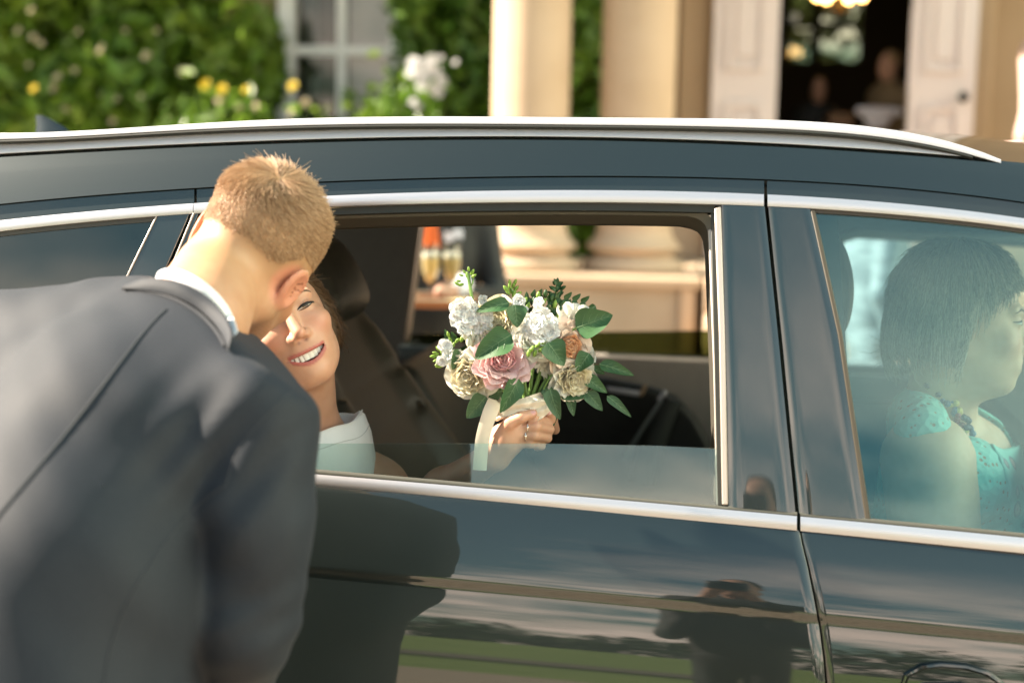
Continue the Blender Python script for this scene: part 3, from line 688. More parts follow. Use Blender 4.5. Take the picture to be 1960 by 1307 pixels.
# sash window
WIN = sub_win = empty('sash_window', HP((wl + wr) / 2, VW, zb), 'white sash window among the climbing shrubs', 'window')
def wbar(name, a, b, y0, y1, th=.06, dv=0, m=M_white_f): return hbox(MB(), wu(a), wu(b), VW - .05 + dv, VW - .05 + dv + th, zt(y1), zt(y0)).build(name, m, WIN, bevel=.006)
wbar('frame', 538, 570, -170, 345, .10, -.05); wbar('frame', 762, 790, -170, 345, .10, -.05)
wbar('frame', 570, 762, 325, 345, .10, -.05)
wbar('mullion', 648, 664, -170, 325, .05)
wbar('glazing_bar', 570, 648, 90, 108, .045); wbar('glazing_bar', 664, 762, 90, 108, .045)
wbar('glazing_bar', 745, 757, -170, 89, .03, .01); wbar('glazing_bar', 745, 757, 109, 324, .03, .01)
M_pane = glass('window_pane', (.80, .82, .82), .035)
for a, b, y0, y1 in ((570, 648, -170, 90), (570, 648, 108, 325), (664, 762, -170, 90), (664, 762, 108, 325)):
    hbox(MB(), wu(a), wu(b), VW - .02, VW - .016, zt(y1), zt(y0)).build('pane', M_pane, WIN)
bl = hbox(MB(), wu(664), wu(775), VW + .05, VW + .06, zt(335), zt(-160)).build('blind', mat('blind_grey_pink', (.70, .63, .62), .8), WIN)
cu = []
for i in range(13):
    t = i / 12; u = wu(604) + (wu(648) - wu(604)) * t; cu.append([HP(u, VW + .12 + .02 * math.sin(i * 2.1), zt(-160)), HP(u, VW + .12 + .02 * math.sin(i * 2.1), zt(335))])
MB().slab(np.array(cu), EV * .01).build('curtain', mat('brown_curtain', (.075, .045, .028), .9), WIN)
cu = []
for i in range(11):
    t = i / 10; u = wu(566) + (wu(598) - wu(566)) * t; cu.append([HP(u, VW + .14 + .015 * math.sin(i * 2.3), zt(-160)), HP(u, VW + .14 + .015 * math.sin(i * 2.3), zt(335))])
MB().slab(np.array(cu), EV * .01).build('curtain', mat('grey_curtain', (.15, .15, .13), .9), WIN)
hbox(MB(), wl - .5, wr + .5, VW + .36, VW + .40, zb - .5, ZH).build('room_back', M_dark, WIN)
# white doors folded open beside the doorway
def door_leaf(a, b, v, lab, knob=None):
    ua, ub = wu(a, 150, v), wu(b, 150, v); D = empty('panelled_door', HP((ua + ub) / 2, v, ZT), lab, 'door', 'white doors of the entrance')
    hbox(MB(), ua, ub, v, v + .05, ZT + .01, ZT + 2.65).build('leaf', M_white, D, bevel=.006)
    wd = ub - ua
    for z0, z1 in ((.25, 1.0), (1.2, 2.4)):
        mb = MB(); m0 = ua + wd * .20; m1 = ub - wd * .20
        for k, (x0, x1) in enumerate(((m0, m0 + .035), (m1 - .035, m1))): hbox(mb, x0, x1, v - .022, v + .001, ZT + z0, ZT + z1)
        hbox(mb, m0 + .036, m1 - .036, v - .022, v + .001, ZT + z0, ZT + z0 + .035); hbox(mb, m0 + .036, m1 - .036, v - .022, v + .001, ZT + z1 - .035, ZT + z1)
        mb.build('moulding', M_white, D, bevel=.004)
        hbox(MB(), m0 + wd * .15, m1 - wd * .15, v - .016, v + .002, ZT + z0 + .08, ZT + z1 - .08).build('panel', M_white, D, bevel=.008)
    if knob:
        k = HX(knob[0], knob[1], v - .04); MB().lathe([(.012, 0), (.014, .03), (.03, .045), (.034, .06), (.025, .075), (.004, .08)], HP(k[0], v, k[1]), np.stack([EU, EZ, -EV]), 16).build('knob', mat('black_iron', (.01, .012, .01), .4, .6), D)
door_leaf(1362, 1488, 1.30, 'white panelled door leaf standing left of the dark doorway')
door_leaf(1741, 1868, 1.30, 'white panelled door leaf with black knob right of the doorway', (1843, 186))
# hall behind the doorway
HALL = empty('entrance_hall', HP((ol + orr) / 2, 3.5, ZT), 'dark entrance hall seen through the open doorway', 'hall')
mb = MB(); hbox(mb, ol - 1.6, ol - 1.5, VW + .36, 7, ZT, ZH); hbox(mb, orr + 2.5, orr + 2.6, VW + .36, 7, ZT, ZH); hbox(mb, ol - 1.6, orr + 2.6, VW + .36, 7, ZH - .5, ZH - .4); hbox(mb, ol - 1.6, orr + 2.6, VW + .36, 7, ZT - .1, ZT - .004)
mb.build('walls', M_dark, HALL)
vb = 7.0; mb = MB(); a0, a1 = wu(1512, 80, vb), wu(1648, 80, vb); zz0, zz1 = HX(1600, 118, vb)[1], HX(1600, -200, vb)[1]
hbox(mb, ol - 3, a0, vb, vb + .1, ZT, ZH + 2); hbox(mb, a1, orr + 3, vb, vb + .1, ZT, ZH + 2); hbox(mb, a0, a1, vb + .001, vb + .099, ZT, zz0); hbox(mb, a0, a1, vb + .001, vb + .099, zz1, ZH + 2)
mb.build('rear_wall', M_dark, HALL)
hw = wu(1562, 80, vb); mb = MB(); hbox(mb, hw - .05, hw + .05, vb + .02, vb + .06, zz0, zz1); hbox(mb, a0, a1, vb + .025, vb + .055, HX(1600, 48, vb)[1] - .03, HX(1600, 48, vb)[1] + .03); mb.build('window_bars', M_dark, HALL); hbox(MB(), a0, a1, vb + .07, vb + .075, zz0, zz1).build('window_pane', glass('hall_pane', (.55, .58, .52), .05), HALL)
# garden beyond the hall window
ps = []
for i in range(170):
    u = (a0 + a1) / 2 + random.uniform(-2.6, 2.6); ps.append(leaf_cloud(60, HP(u, vb + random.uniform(2.5, 6), random.uniform(.3, zz1 + .4)), (.5, .5, .45), .14, 400 + i))
V, F = join(ps); o = fastmesh('garden_foliage', V, F, mat('garden_green', (.10, .14, .035), .7, noise=(1.2, (.25, .26, .10), .4, .6), transl=.35), smooth=False); tag(o, kind='stuff')
# chandelier
cp = HP(wu(1607, 5, 4.2), 4.2, HX(1607, 2, 4.2)[1]); CH = empty('chandelier', cp, 'glowing amber chandelier hanging inside the doorway', 'chandelier')
mb = MB(); mb.tube([cp + EZ * 1.0, cp + EZ * .05], .012, 6); mb.lathe([(.02, -.14), (.06, -.10), (.03, -.02), (.02, .1)], cp, HAX, 12)
for i in range(6):
    a = i * math.pi / 3; d = EU * math.cos(a) + EV * math.sin(a); mb.tube([cp - EZ * .06, cp + d * .09 - EZ * .09, cp + d * .17 - EZ * .04, cp + d * .18 + EZ * .0], .008, 6)
mb.build('arms', mat('dark_brass', (.05, .035, .015), .4, .8), CH)
M_lamp = mat('amber_lamp', (.9, .6, .25), .5, emit=((1, .50, .14), 5.0))
for i in range(6):
    a = i * math.pi / 3; d = EU * math.cos(a) + EV * math.sin(a); MB().lathe([(.012, 0), (.034, .02), (.04, .05), (.022, .09), (.004, .10)], cp + d * .18, HAX, 12).build('lamp_shade', M_lamp, CH)
# hall table seen at the sill of the doorway
k0 = HX(1600, 232, 3.0); TB = empty('hall_table', HP(k0[0], 3.0, ZT), 'brown wooden table inside the doorway', 'table')
M_wd = mat('brown_wood', (.20, .10, .04), .5)
hbox(MB(), wu(1582, 220, 3.0), wu(1628, 220, 3.0), 2.8, 3.3, HX(1600, 222, 3)[1] - .18, HX(1600, 218, 3)[1]).build('table_top', M_wd, TB, bevel=.01)
for a in (1586, 1622):
    for v in (2.86, 3.24): hbox(MB(), wu(a, 220, 3) - .02, wu(a, 220, 3) + .02, v - .02, v + .02, ZT, HX(1600, 222, 3)[1] - .181).build('leg', M_wd, TB)
# steps up to the doorway, right of the pedestal
ST = empty('stone_steps', HP(u2 + 1.4, -.8, 0), 'pale stone steps rising to the portico beside the pedestal', 'steps')
nst = 5; hgt = ZT / nst
for i in range(nst):
    v0 = -1.9 + i * .36
    hbox(MB(), u2 + .05, u2 + 4.5, v0, v0 + .46, i * hgt, (i + 1) * hgt - .0).build('tread', M_stone, ST, bevel=.012)
FL = hbox(MB(), u2 + .05, u2 + 4.5, -.10 + .03, VW + 5.2, ZT - .12, ZT - .003).build('portico_floor', M_stone_d, None); tag(FL, kind='structure')
fl2 = hbox(MB(), u0 - .5, u2 + .045, .82, VW, ZT - .12, ZT - .003).build('portico_floor', M_stone_d, None); tag(fl2, kind='structure')
# stone coping at the right edge
k = HX(1940, 312, -.2); CP = empty('stone_plinth', HP(k[0] + .4, -.2, 0), 'pale stone plinth beyond the car bonnet at the right edge', 'plinth')
hbox(MB(), HX(1905, 312, -.2)[0], k[0] + 1.2, -.2, .25, 0, k[1]).build('block', M_stone_d, CP, bevel=.01); hbox(MB(), HX(1898, 312, -.2)[0], k[0] + 1.23, -.23, .28, k[1] + .001, k[1] + .05).build('cap_stone', M_stone, CP, bevel=.01)

# ------------------------------------------------------------------ plants on the wall
M_leafA = mat('climber_leaf', (.095, .20, .022), .36, noise=(1.3, (.21, .32, .035), .40, .62), transl=.45, spec=.5)
M_leafB = mat('climber_leaf_dark', (.065, .155, .020), .38, noise=(1.3, (.14, .25, .03), .40, .62), transl=.3)
M_stem = mat('woody_stem', (.10, .07, .04), .8)
def climber(name, label, px0, px1, v0, v1, zlo, zhi, n, seed, mt, size=.075, skip=None):
    g = np.random.default_rng(seed); ua, ub = wu(px0, 150, v1), wu(px1, 150, v1)
    E = empty(name, HP((ua + ub) / 2, v1, 0), label, 'shrub', 'leafy climbers on the house wall')
    # clumps give light and dark masses
    nc = int(60 * (ub - ua)); cl = np.stack([g.uniform(ua, ub, nc), g.uniform(v0, v1, nc), g.uniform(zlo, zhi, nc)], 1)
    pick = g.integers(0, nc, n); off = g.normal(size=(n, 3)) * np.array([.15, .09, .15]); Q = cl[pick] + off
    Q[:, 0] = np.clip(Q[:, 0], ua - .12 * g.uniform(0, 1, n), ub + .12 * g.uniform(0, 1, n))
    P = H0 + Q[:, :1] * EU + Q[:, 1:2] * EV; P[:, 2] = Q[:, 2]
    out = off / (np.linalg.norm(off, axis=1, keepdims=True) + 1e-6); out = out[:, :1] * EU + out[:, 1:2] * EV * 1.0 + out[:, 2:] * EZ - EV * .8 + EZ * .3
    V, F = leaves_at(P, out, size, g); fastmesh('foliage', V, F, mt, E, smooth=False)['kind'] = 'stuff'
    mb = MB()
    for i in range(7):
        u = ua + (ub - ua) * (i + .5) / 7; mb.tube([HP(u, v1 - .03, 0), HP(u + g.normal() * .1, v1 - .05, zhi * .35), HP(u + g.normal() * .2, v1 - .05, zhi * .7), HP(u + g.normal() * .3, v1 - .05, zhi * .98)], [.03, .022, .015, .006], 6)
    mb.build('stem', M_stem, E)
    return E
climber('climbing_shrub', 'big climbing shrub with cream roses left of the sash window', -420, 527, 1.0, VW, .3, ZT + 2.4, 30000, 11, M_leafA, .085)
climber('climbing_shrub', 'dark climbing shrub between the sash window and the columns', 800, 990, 1.15, VW, .3, ZT + 2.4, 9000, 12, M_leafB)
climber('climbing_shrub', 'strip of climber showing in the gap between the two columns', 1060, 1185, 1.25, VW, .3, ZT + 2.4, 6000, 13, M_leafB)
climber('flowering_shrub', 'low flowering shrub under the sash window', 380, 820, .55, 1.1, .1, zt(222, 600, .8), 9000, 14, M_leafA, .06)
# blossoms as countable things
M_fl_c = mat('cream_petal', (.72, .62, .42), .6, transl=.3); M_fl_y = mat('yellow_petal', (.80, .62, .02), .6, transl=.3); M_fl_w = mat('white_petal', (.80, .80, .80), .6, transl=.3)
def blossom_mesh(name, m, r, np_=9, seed=1):
    g = np.random.default_rng(seed); mb = MB()
    for ring_, (nn, tl, sz) in enumerate(((6, .9, 1.0), (5, .5, .75), (4, .2, .5))):
        for k in range(nn):
            a = 2 * math.pi * (k + .5 * ring_) / nn; d = np.array([math.cos(a), math.sin(a), 0]); t = np.array([-d[1], d[0], 0]); G = []
            for i, s in enumerate(np.linspace(0, 1, 4)):
                row = []
                for j in (-1, 0, 1): row.append((d * s * tl + np.array([0, 0, 1]) * (1 - tl) * s * .8 + t * j * .42 * math.sin(math.pi * (.15 + .7 * s)) + np.array([0, 0, .12 * abs(j)])) * r * sz)
                G.append(row)
            mb.grid(np.array(G))
    me = mb.build(name, m, None); d = me.data; bpy.data.objects.remove(me); return d
BL = {'cream': blossom_mesh('rose_blossom', M_fl_c, .034), 'yellow': blossom_mesh('yellow_blossom', M_fl_y, .036), 'white': blossom_mesh('white_blossom', M_fl_w, .040)}
ORD = ['first', 'second', 'third', 'fourth', 'fifth', 'sixth', 'seventh', 'eighth', 'ninth', 'tenth', 'eleventh', 'twelfth']
def blossoms(kind, pts, lab, group, v, rows):
    """rows: [(lowest photo row, phrase)] names the level a blossom grows at"""
    lev = lambda p: next(t for y, t in rows if p[1] <= y)
    for p in pts:
        px, py, s = p; same = sorted(q for q in pts if lev(q) == lev(p))
        u, z = HX(px, py, v); o = bpy.data.objects.new({'cream': 'rose_blossom', 'yellow': 'yellow_blossom', 'white': 'white_blossom'}[kind], BL[kind]); COL.objects.link(o)
        Rm = rot_from(z=-EV + EZ * .5 + EU * random.uniform(-.5, .3), x=EU); m4 = Matrix(Rm.tolist()).to_4x4(); m4.translation = Vector(HP(u, v, z)); o.matrix_world = m4 @ Matrix.Scale(s, 4)
        tag(o, f"{lab} {lev(p)}, {ORD[same.index(p)]} from the left", 'flower', group)
blossoms('cream', [(63, 72, .8), (78, 83, .7), (190, 100, .8), (195, 90, .7), (280, 108, 1.1), (350, 138, 1.0), (110, 150, 1.1), (104, 168, 1.1), (197, 180, .7), (200, 207, .8), (128, 208, .9), (222, 190, .7), (216, 232, .8), (143, 135, .7), (240, 60, .5), (35, 60, .8), (60, 20, .7), (270, 185, .6), (320, 228, .6), (150, 60, .5), (300, 60, .5), (55, 125, .6)],
         'cream rose on the big climber', 'cream roses on the climbing shrub', .93, [(75, 'near the top of the photo'), (160, 'at middle height'), (400, 'just above the car roof')])
blossoms('yellow', [(393, 162, 1.1), (425, 172, 1.1), (561, 165, 1.0), (470, 172, .7), (65, 170, .8)], 'yellow blossom', 'yellow flowers by the wall', .5, [(400, 'standing above the low shrub')])
blossoms('cream', [(420, 192, .9), (456, 204, .8), (489, 205, .8), (585, 197, .9), (557, 215, .6)], 'small cream blossom', 'cream flowers under the window', .5, [(400, 'on the low shrub under the window')])
blossoms('white', [(790, 120, 1.1), (805, 125, 1.2), (822, 130, 1.2), (800, 145, 1.2), (815, 150, 1.2), (835, 140, 1.0), (845, 158, 1.1), (830, 172, 1.1), (785, 140, .9), (808, 165, 1.0), (826, 115, 1.0), (842, 180, .9), (790, 195, .7), (800, 205, .7), (843, 112, .6), (872, 120, .5)], 'white blossom', 'white flower cluster by the window', .5, [(133, 'high in the cluster by the window'), (155, 'midway in the cluster by the window'), (400, 'low in the cluster by the window')])
# ================================================================== people
M_skin_g = mat('fair_skin', (.48, .225, .128), .52, sss=.2, noise=(38, (.56, .30, .185), .35, .65), bump=(500, .12, .001))
M_skin_b = mat('warm_skin', (.53, .29, .19), .46, sss=.25, noise=(45, (.58, .33, .225), .35, .65), bump=(420, .10, .001))
M_skin_w = mat('pale_skin', (.55, .37, .27), .5, sss=.2, noise=(70, (.59, .40, .30), .35, .65))
M_skin_x = mat('plain_skin', (.50, .29, .20), .55)
attr_tint(M_skin_g, [('stubble', (.30, .17, .095)), ('scalp', (.42, .25, .13)), ('flush', (.62, .24, .16))])
attr_tint(M_skin_b, [('blush', (.58, .22, .15)), ('lip', (.42, .115, .105)), ('lid', (.30, .15, .10)), ('nostril_shade', (.13, .04, .03))])
attr_tint(M_skin_w, [('lip', (.42, .18, .15)), ('blush', (.58, .30, .22))])

def head_sdf(P, fem=True, smile=0.0, ears=True):
    """local head: face towards -Y, up Z, eye level z = 0; metres"""
    w = 1.0 if fem else 1.06
    d = s_ell(P, (0, .018, .034), (.072 * w, .092, .082))
    d = smin(d, s_ell(P, (0, -.018, -.034), (.063 * w, .070, .080)), .04)
    d = smin(d, s_ell(P, (0, -.036, -.072), (.047 * w, .048, .038)), .035)
    d = smin(d, s_ell(P, (0, -.066, -.103), (.020 if fem else .025, .018, .014)), .022)
    for s in (-1, 1):
        d = smin(d, s_cap(P, (s * (.053 if fem else .058), .012, -.056), (s * (.017 if fem else .024), -.056, -.101), .012 if fem else .022, .012 if fem else .016), .025)   # jaw
        d = smin(d, s_ell(P, (s * .040, -.058 - .006 * smile, -.034 + .006 * smile), (.022, .019, .018)), .022)              # cheek
        d = smin(d, s_cap(P, (s * .012, -.084, .020), (s * .046, -.066, .020), .007 if fem else .010, .006), .015)          # brow
        d = smax(d, -s_ell(P, (s * .031, -.096, .000), (.018, .014, .010)), .010)                                               # socket
        d = smin(d, s_ell(P, (s * .0315, -.0695, .000), (.0150, .0130, .0115)), .004)                                           # lidded eye
    d = smin(d, s_cap(P, (0, -.084, .006), (0, -.1035, -.036), .0075, .0100), .010)                                         # nose
    for s in (-1, 1): d = smin(d, s_ell(P, (s * .0125, -.0925, -.041), (.0085, .0100, .0075)), .006)
    for s in (-1, 1): d = smax(d, -s_ell(P, (s * .0065, -.1000, -.0505), (.0035, .006, .0035)), .003)
    # mouth mound
    d = smin(d, s_ell(P, (0, -.074, -.068), (.030, .016, .018)), .016)
    if smile == 0:
        d = smin(d, s_ell(P, (0, -.0895, -.0635), (.021, .0055, .0048)), .004); d = smin(d, s_ell(P, (0, -.0885, -.0735), (.018, .006, .0052)), .004)
        d = smax(d, -s_cap(P, (-.02, -.094, -.0685), (.02, -.094, -.0685), .0022), .003)
    if ears:
        for s in (-1, 1):
            A = rot_from(x=(s * .95, .30, 0), z=(s * .10, .22, 1)).T
            c = np.array((s * .078 * w, .016, -.014)); e = s_ell(P, c, (.0055, .019, .033), A)
            e = smax(e, -s_ell(P, c + np.array((s * .005, -.003, .002)), (.005, .012, .022), A), .004)
            d = smin(d, e, .006)
    return d
def front_y(fn, x, z, y0=-.135, n=60):
    """front surface depth of a head at (x, z)"""
    x = np.atleast_1d(np.asarray(x, float)); z = np.atleast_1d(np.asarray(z, float)); y = np.full(len(x), y0)
    for _ in range(n): y = y + np.maximum(fn(np.stack([x, y, z], 1).astype(np.float32)), -.002) * .7
    return y
def xf_head(f, u, o):
    Rm = rot_from(y=-np.asarray(f), z=np.asarray(u)); return Rm, np.asarray(o)
def to_w(x, P): return np.asarray(P) @ x[0].T + x[1]
def to_l(x, P): return (np.asarray(P) - x[1]) @ x[0] / float(x[0][:, 0] @ x[0][:, 0])
def surf_pts(fn, n, lo, hi, cond, seed, it=40):
    """random points on a local SDF's surface that satisfy cond, with normals"""
    g = np.random.default_rng(seed); d = g.normal(size=(n * 3, 3)); d /= np.linalg.norm(d, axis=1, keepdims=True)
    P = np.array([0, .01, .02]) + d * .20
    for _ in range(it):
        s = fn(P.astype(np.float32)); P = P - d * s[:, None] * .8
    P = P[cond(P)][:n]; e = 1e-3
    N = np.stack([fn((P + np.eye(3)[k] * e).astype(np.float32)) - fn((P - np.eye(3)[k] * e).astype(np.float32)) for k in range(3)], 1)
    return P, N / (np.linalg.norm(N, axis=1, keepdims=True) + 1e-9)

# ------------------------------------------------------------------ groom
GR = empty('person', (PD(60, 1300, 1.6)[0], PD(60, 1300, 1.6)[1], 0), 'man in a dark blue grey suit bending to kiss the bride through the car window', 'person')
g_x = xf_head(FW * .93 + RT * .16 - UP * .30, RT * .56 + UP * .80 + FW * .20, PD(487, 490, 1.95))
neckA = to_w(g_x, [(0, .045, -.06)])[0]; neckB = PD(372, 622, 1.80)
GS = 1.02
g_x = (g_x[0] * GS, g_x[1])
def fn_groom(P):
    L = to_l(g_x, P).astype(np.float32); d = head_sdf(L, False) * GS
    d = smin(d, s_cap(P, neckA, neckB, .060, .068), .03)
    # hidden hand resting on the car door, and wrist
    return d
lo = np.minimum(g_x[1] - .2, neckB - .1); hi = np.maximum(g_x[1] + .2, neckB + .1)
V, F = snets(fn_groom, lo, hi, .0028)
gb = fastmesh('body', V, F, M_skin_g, GR)
Lg = to_l(g_x, V); st = np.clip((-.028 - Lg[:, 2]) / .02, 0, 1) * np.clip((.035 - Lg[:, 1]) / .02, 0, 1) * np.clip((np.abs(Lg[:, 0]) * 0 + .12 + Lg[:, 2]) / .02, 0, 1)
ear_d = np.minimum(np.linalg.norm(Lg - np.array([.081, .018, -.014]), axis=1), np.linalg.norm(Lg - np.array([-.081, .018, -.014]), axis=1))
earm = np.clip((.036 - ear_d) / .012, 0, 1)
set_attr(gb, 'stubble', st * .75 * (1 - earm) * (.7 + .3 * wob(Lg.astype(np.float32), 900, 3)))
hl = lambda P: np.clip((P[:, 2] + .092 + np.clip(P[:, 1], -.1, .12) * .50) / .13, 0, 1) * np.clip((P[:, 1] + .062 + .25 * np.clip(P[:, 2] - .06, -1, 0)) / .02, 0, 1)
set_attr(gb, 'scalp', hl(Lg) * (1 - earm) * .9)
set_attr(gb, 'flush', np.clip(earm, 0, 1) * .55)
# hair: short back and sides, longer top radiating from the crown
M_hair_g = mat('sandy_hair', (.25, .145, .072), .42, spec=.4, noise=(150, (.62, .41, .24), .34, .66))
strandy(M_hair_g, (.27, .155, .080), (.56, .375, .225))
whorl = np.array([-.004, .076, .082])
def cond(P):
    earA = np.minimum(np.linalg.norm(P - np.array([.078, .016, -.014]), axis=1), np.linalg.norm(P - np.array([-.078, .016, -.014]), axis=1))
    return (hl(P) > RNG.uniform(.0, .9, len(P))) & (earA > np.where(P[:, 2] < .0, .056, .043)) & ~((P[:, 1] < .035) & (P[:, 2] < .030) & (np.abs(P[:, 0]) > .055)) & (np.abs(P[:, 0]) < .083) & ((P[:, 1] > -.01) | (P[:, 2] > .01)) & (P[:, 1] > -.085)
HP_, HN_ = surf_pts(lambda P: head_sdf(P, False, ears=False), 24000, 0, 0, cond, 3)
rad = HP_ - whorl; rad /= (np.linalg.norm(rad, axis=1, keepdims=True) + 1e-6)
sw = np.cross(HN_, rad) * .75
near = np.exp(-(np.linalg.norm(HP_ - whorl, axis=1) / .03) ** 2)[:, None]
cl2 = np.stack([wob(HP_.astype(np.float32), 210, 40 + k) for k in range(3)], 1); tang = rad + sw + .10 * cl2; tang = tang - HN_ * (tang * HN_).sum(1, keepdims=True); tang /= (np.linalg.norm(tang, axis=1, keepdims=True) + 1e-6)
topness = np.clip((HP_[:, 2] - .035) / .05, 0, 1)[:, None]
length = (.0050 + .027 * topness + .012 * topness * np.clip(-HP_[:, 1:2] / .08, 0, 1)) * RNG.uniform(.75, 1.25, (len(HP_), 1)) * (.35 + .65 * np.clip(hl(HP_) * 1.3 - .3, 0, 1)[:, None])
clump = wob((HP_ * 1).astype(np.float32), 170, 5)[:, None]
S = []
for t in np.linspace(0, 1, 5):
    lift = .38 * (1 - topness) + .30 * topness + .07 * clump * topness
    S.append(HP_ + length * t * (tang * (1 - .3 * (1 - t)) + HN_ * lift * (1 - .45 * t) * (1 + .35 * near)) + RNG.normal(size=HP_.shape) * .0006 * t)
S = np.stack(S, 1)
pk = np.where((topness[:, 0] > .9) & (RNG.uniform(0, 1, len(S)) < .03))[0]
up_l = np.array([0.15, .25, 1.0]); S[pk] += (np.linspace(0, 1, 5)[None, :, None] ** 1.2) * (up_l + RNG.normal(size=(len(pk), 1, 3)) * .30) * .009
S = to_w(g_x, S.reshape(-1, 3)).reshape(S.shape)
hair_obj('hair', S, .00048, .00016, M_hair_g, GR)

# jacket
M_suit = mat('suit_cloth', (.0105, .0145, .0215), .70, sheen=.05, spec=.3, noise=(420, (.0155, .0200, .0285), .35, .65), bump=(900, .3, .0008))
M_seam = mat('suit_seam', (.022, .026, .034), .8)
M_shirt = mat('white_shirt', (.78, .78, .80), .7)
C0 = PD(385, 612, 1.76)                     # nape, at the collar
Lsh = PD(40, 660, 1.98); Rsh = PD(490, 800, 1.66)
spine = [PD(330, 690, 1.78), PD(215, 900, 1.70), PD(120, 1120, 1.62), PD(60, 1400, 1.58), PD(40, 1700, 1.60)]
def fn_jacket(P):
    sh_ax = nrm(Rsh - Lsh); sp_ax = nrm(spine[2] - spine[0]); A = rot_from(x=sh_ax, z=sp_ax).T
    d = s_ell(P, PD(225, 830, 1.82), (.235, .155, .215), A)
    d = smin(d, s_chain(P, [spine[1], spine[2], spine[3], spine[4]], [.155, .160, .165, .175], .05), .08)
    d = smin(d, s_chain(P, [PD(-420, 1150, 1.95), PD(-200, 1000, 1.9), PD(0, 880, 1.85)], [.10, .14, .14], .05), .08)
    d = smin(d, s_cap(P, PD(-150, 690, 1.98), PD(190, 672, 1.90), .095, .085), .06)
    d = smin(d, s_cap(P, PD(290, 655, 1.84), PD(350, 668, 1.80), .066, .062), .05)
    d = smin(d, s_cap(P, PD(345, 740, 1.79), Rsh + np.array([0, .01, .0]), .068, .066), .10)
    # sleeve
    e = s_chain(P, [Rsh + np.array([0, 0, -.004]), PD(492, 1000, 1.63), PD(470, 1190, 1.63), PD(420, 1350, 1.74)], [.071, .064, .060, .050], .02)
    q = P.astype(np.float32)
    e = e + .0022 * wob(q * np.array([1, 1, .5], np.float32), 45, 8) * np.clip((1.12 - P[:, 2]) / .1, 0, 1)
    elb = PD(470, 1170, 1.63); de = np.linalg.norm(P - elb, axis=1); e = e + .004 * np.sin((P[:, 2] - .4 * P[:, 0]) * 150) * np.exp(-(de / .06) ** 2)
    d = smin(d, e, .018)
    ap = PD(430, 900, 1.62); da = np.linalg.norm(P - ap, axis=1)
    d = d + .0035 * np.sin((P @ nrm(RT * .8 - UP * .6)) * 130) * np.exp(-(da / .09) ** 2)
    rs = np.linalg.norm(P - PD(540, 800, 1.62), axis=1); d = d + .0006 * np.sin((P @ nrm(RT * .5 - UP * .85)) * 260) * np.exp(-(rs / .05) ** 2)
    d = d + .0022 * wob(q, 16, 21) + .0016 * wob(q, 42, 22)
    # long diagonal drag folds across the back
    d = d + .0022 * np.sin((P @ nrm(RT * .75 + UP * .65)) * 55 + 2 * wob(q, 9, 2)) * np.clip((1.25 - P[:, 2]) / .2, 0, 1)
    # neck hole
    d = smax(d, ((P - np.asarray(PD(385, 583, 1.75), np.float32)) @ nrm(RT * .60 + UP * .80).astype(np.float32)), .012)
    d = smax(d, -s_cap(P, neckB - .0 * (neckA - neckB), neckA, .060, .080), .008)
    return d
lo = np.array([-1.30, -1.0, .50]); hi = np.array([.02, .30, 1.50])
V, F = snets(fn_jacket, lo, hi, .0065)
jk = fastmesh('jacket', V, F, M_suit, GR)
def hits(fn, pix, d0=1.3, it=60):
    """depths at which the sight lines through many pixels first meet a cloth SDF"""
    r = np.stack([ray(*p) for p in pix]); t = np.full(len(r), d0)
    for _ in range(it): t = t + np.maximum(fn((CAM + r * t[:, None]).astype(np.float32)), -.004) * .7
    return t
def seam(pts, r=.0016, lift=.0005):
    pa = np.array(pts, float); t = np.linspace(0, 1, len(pa)); tt = np.linspace(0, 1, 24); pix = np.stack([np.polyval(np.polyfit(t, pa[:, k], min(4, len(pa) - 1)), tt) for k in (0, 1)], 1)
    P = [CAM + ray(*q) * (d - lift) for q, d in zip(pix, hits(fn_jacket, pix))]
    return MB().tube(P, r, 6).build('seam', M_seam, jk)
seam([(318, 592), (270, 640), (225, 700), (180, 762), (120, 835), (60, 905), (0, 985), (-60, 1060)])
seam([(575, 742), (545, 760), (505, 800), (470, 840), (447, 880), (432, 930)], .0009, -.0004)
seam([(236, 553), (290, 560), (335, 574), (362, 588), (392, 610), (414, 634), (430, 662)], .0022, .002)
seam([(430, 930), (360, 985), (300, 1060), (240, 1160), (200, 1307)], .0010)
# collar of jacket and shirt: curved bands round the nape
def neck_ring(c, ax_n, rx, ry, a0, a1, n=40):
    ax_n = nrm(ax_n); X = nrm(RT - ax_n * np.dot(RT, ax_n)); Y = np.cross(ax_n, X)
    return [c + X * rx * math.cos(a) + Y * ry * math.sin(a) for a in np.linspace(a0, a1, n)], ax_n
def band_px(path, w0, w1, d, th, m, name, parent, lean=.0, n=48):
    """a cloth band whose lower edge follows px points at given depths; it rises towards the head"""
    pts = np.array([[*p] for p in path], float); t = np.linspace(0, 1, len(pts)); tt = np.linspace(0, 1, n)
    c = [np.polyval(np.polyfit(t, pts[:, k], min(4, len(pts) - 1)), tt) for k in range(3)]
    G = []
    upd = nrm(neckA - neckB)
    for i in range(n):
        p = PD(c[0][i], c[1][i], c[2][i]); wv_ = w0 + (w1 - w0) * tt[i]; row = []
        nn = neckB + upd * np.dot(p - neckB, upd); outd = nrm(p - nn)
        for k, s in enumerate(np.linspace(0, 1, 6)): row.append(p + upd * wv_ * s + outd * (d * math.sin(math.pi * min(1, s * 1.1)) - lean * s))
        G.append(row)
    G = np.array(G)
    cen = neckB
    return MB().slab(G, -nrm(neckA - PD(400, 575, 1.7)) * 0 + (FW * th)).build(name, m, parent, sharp=60)
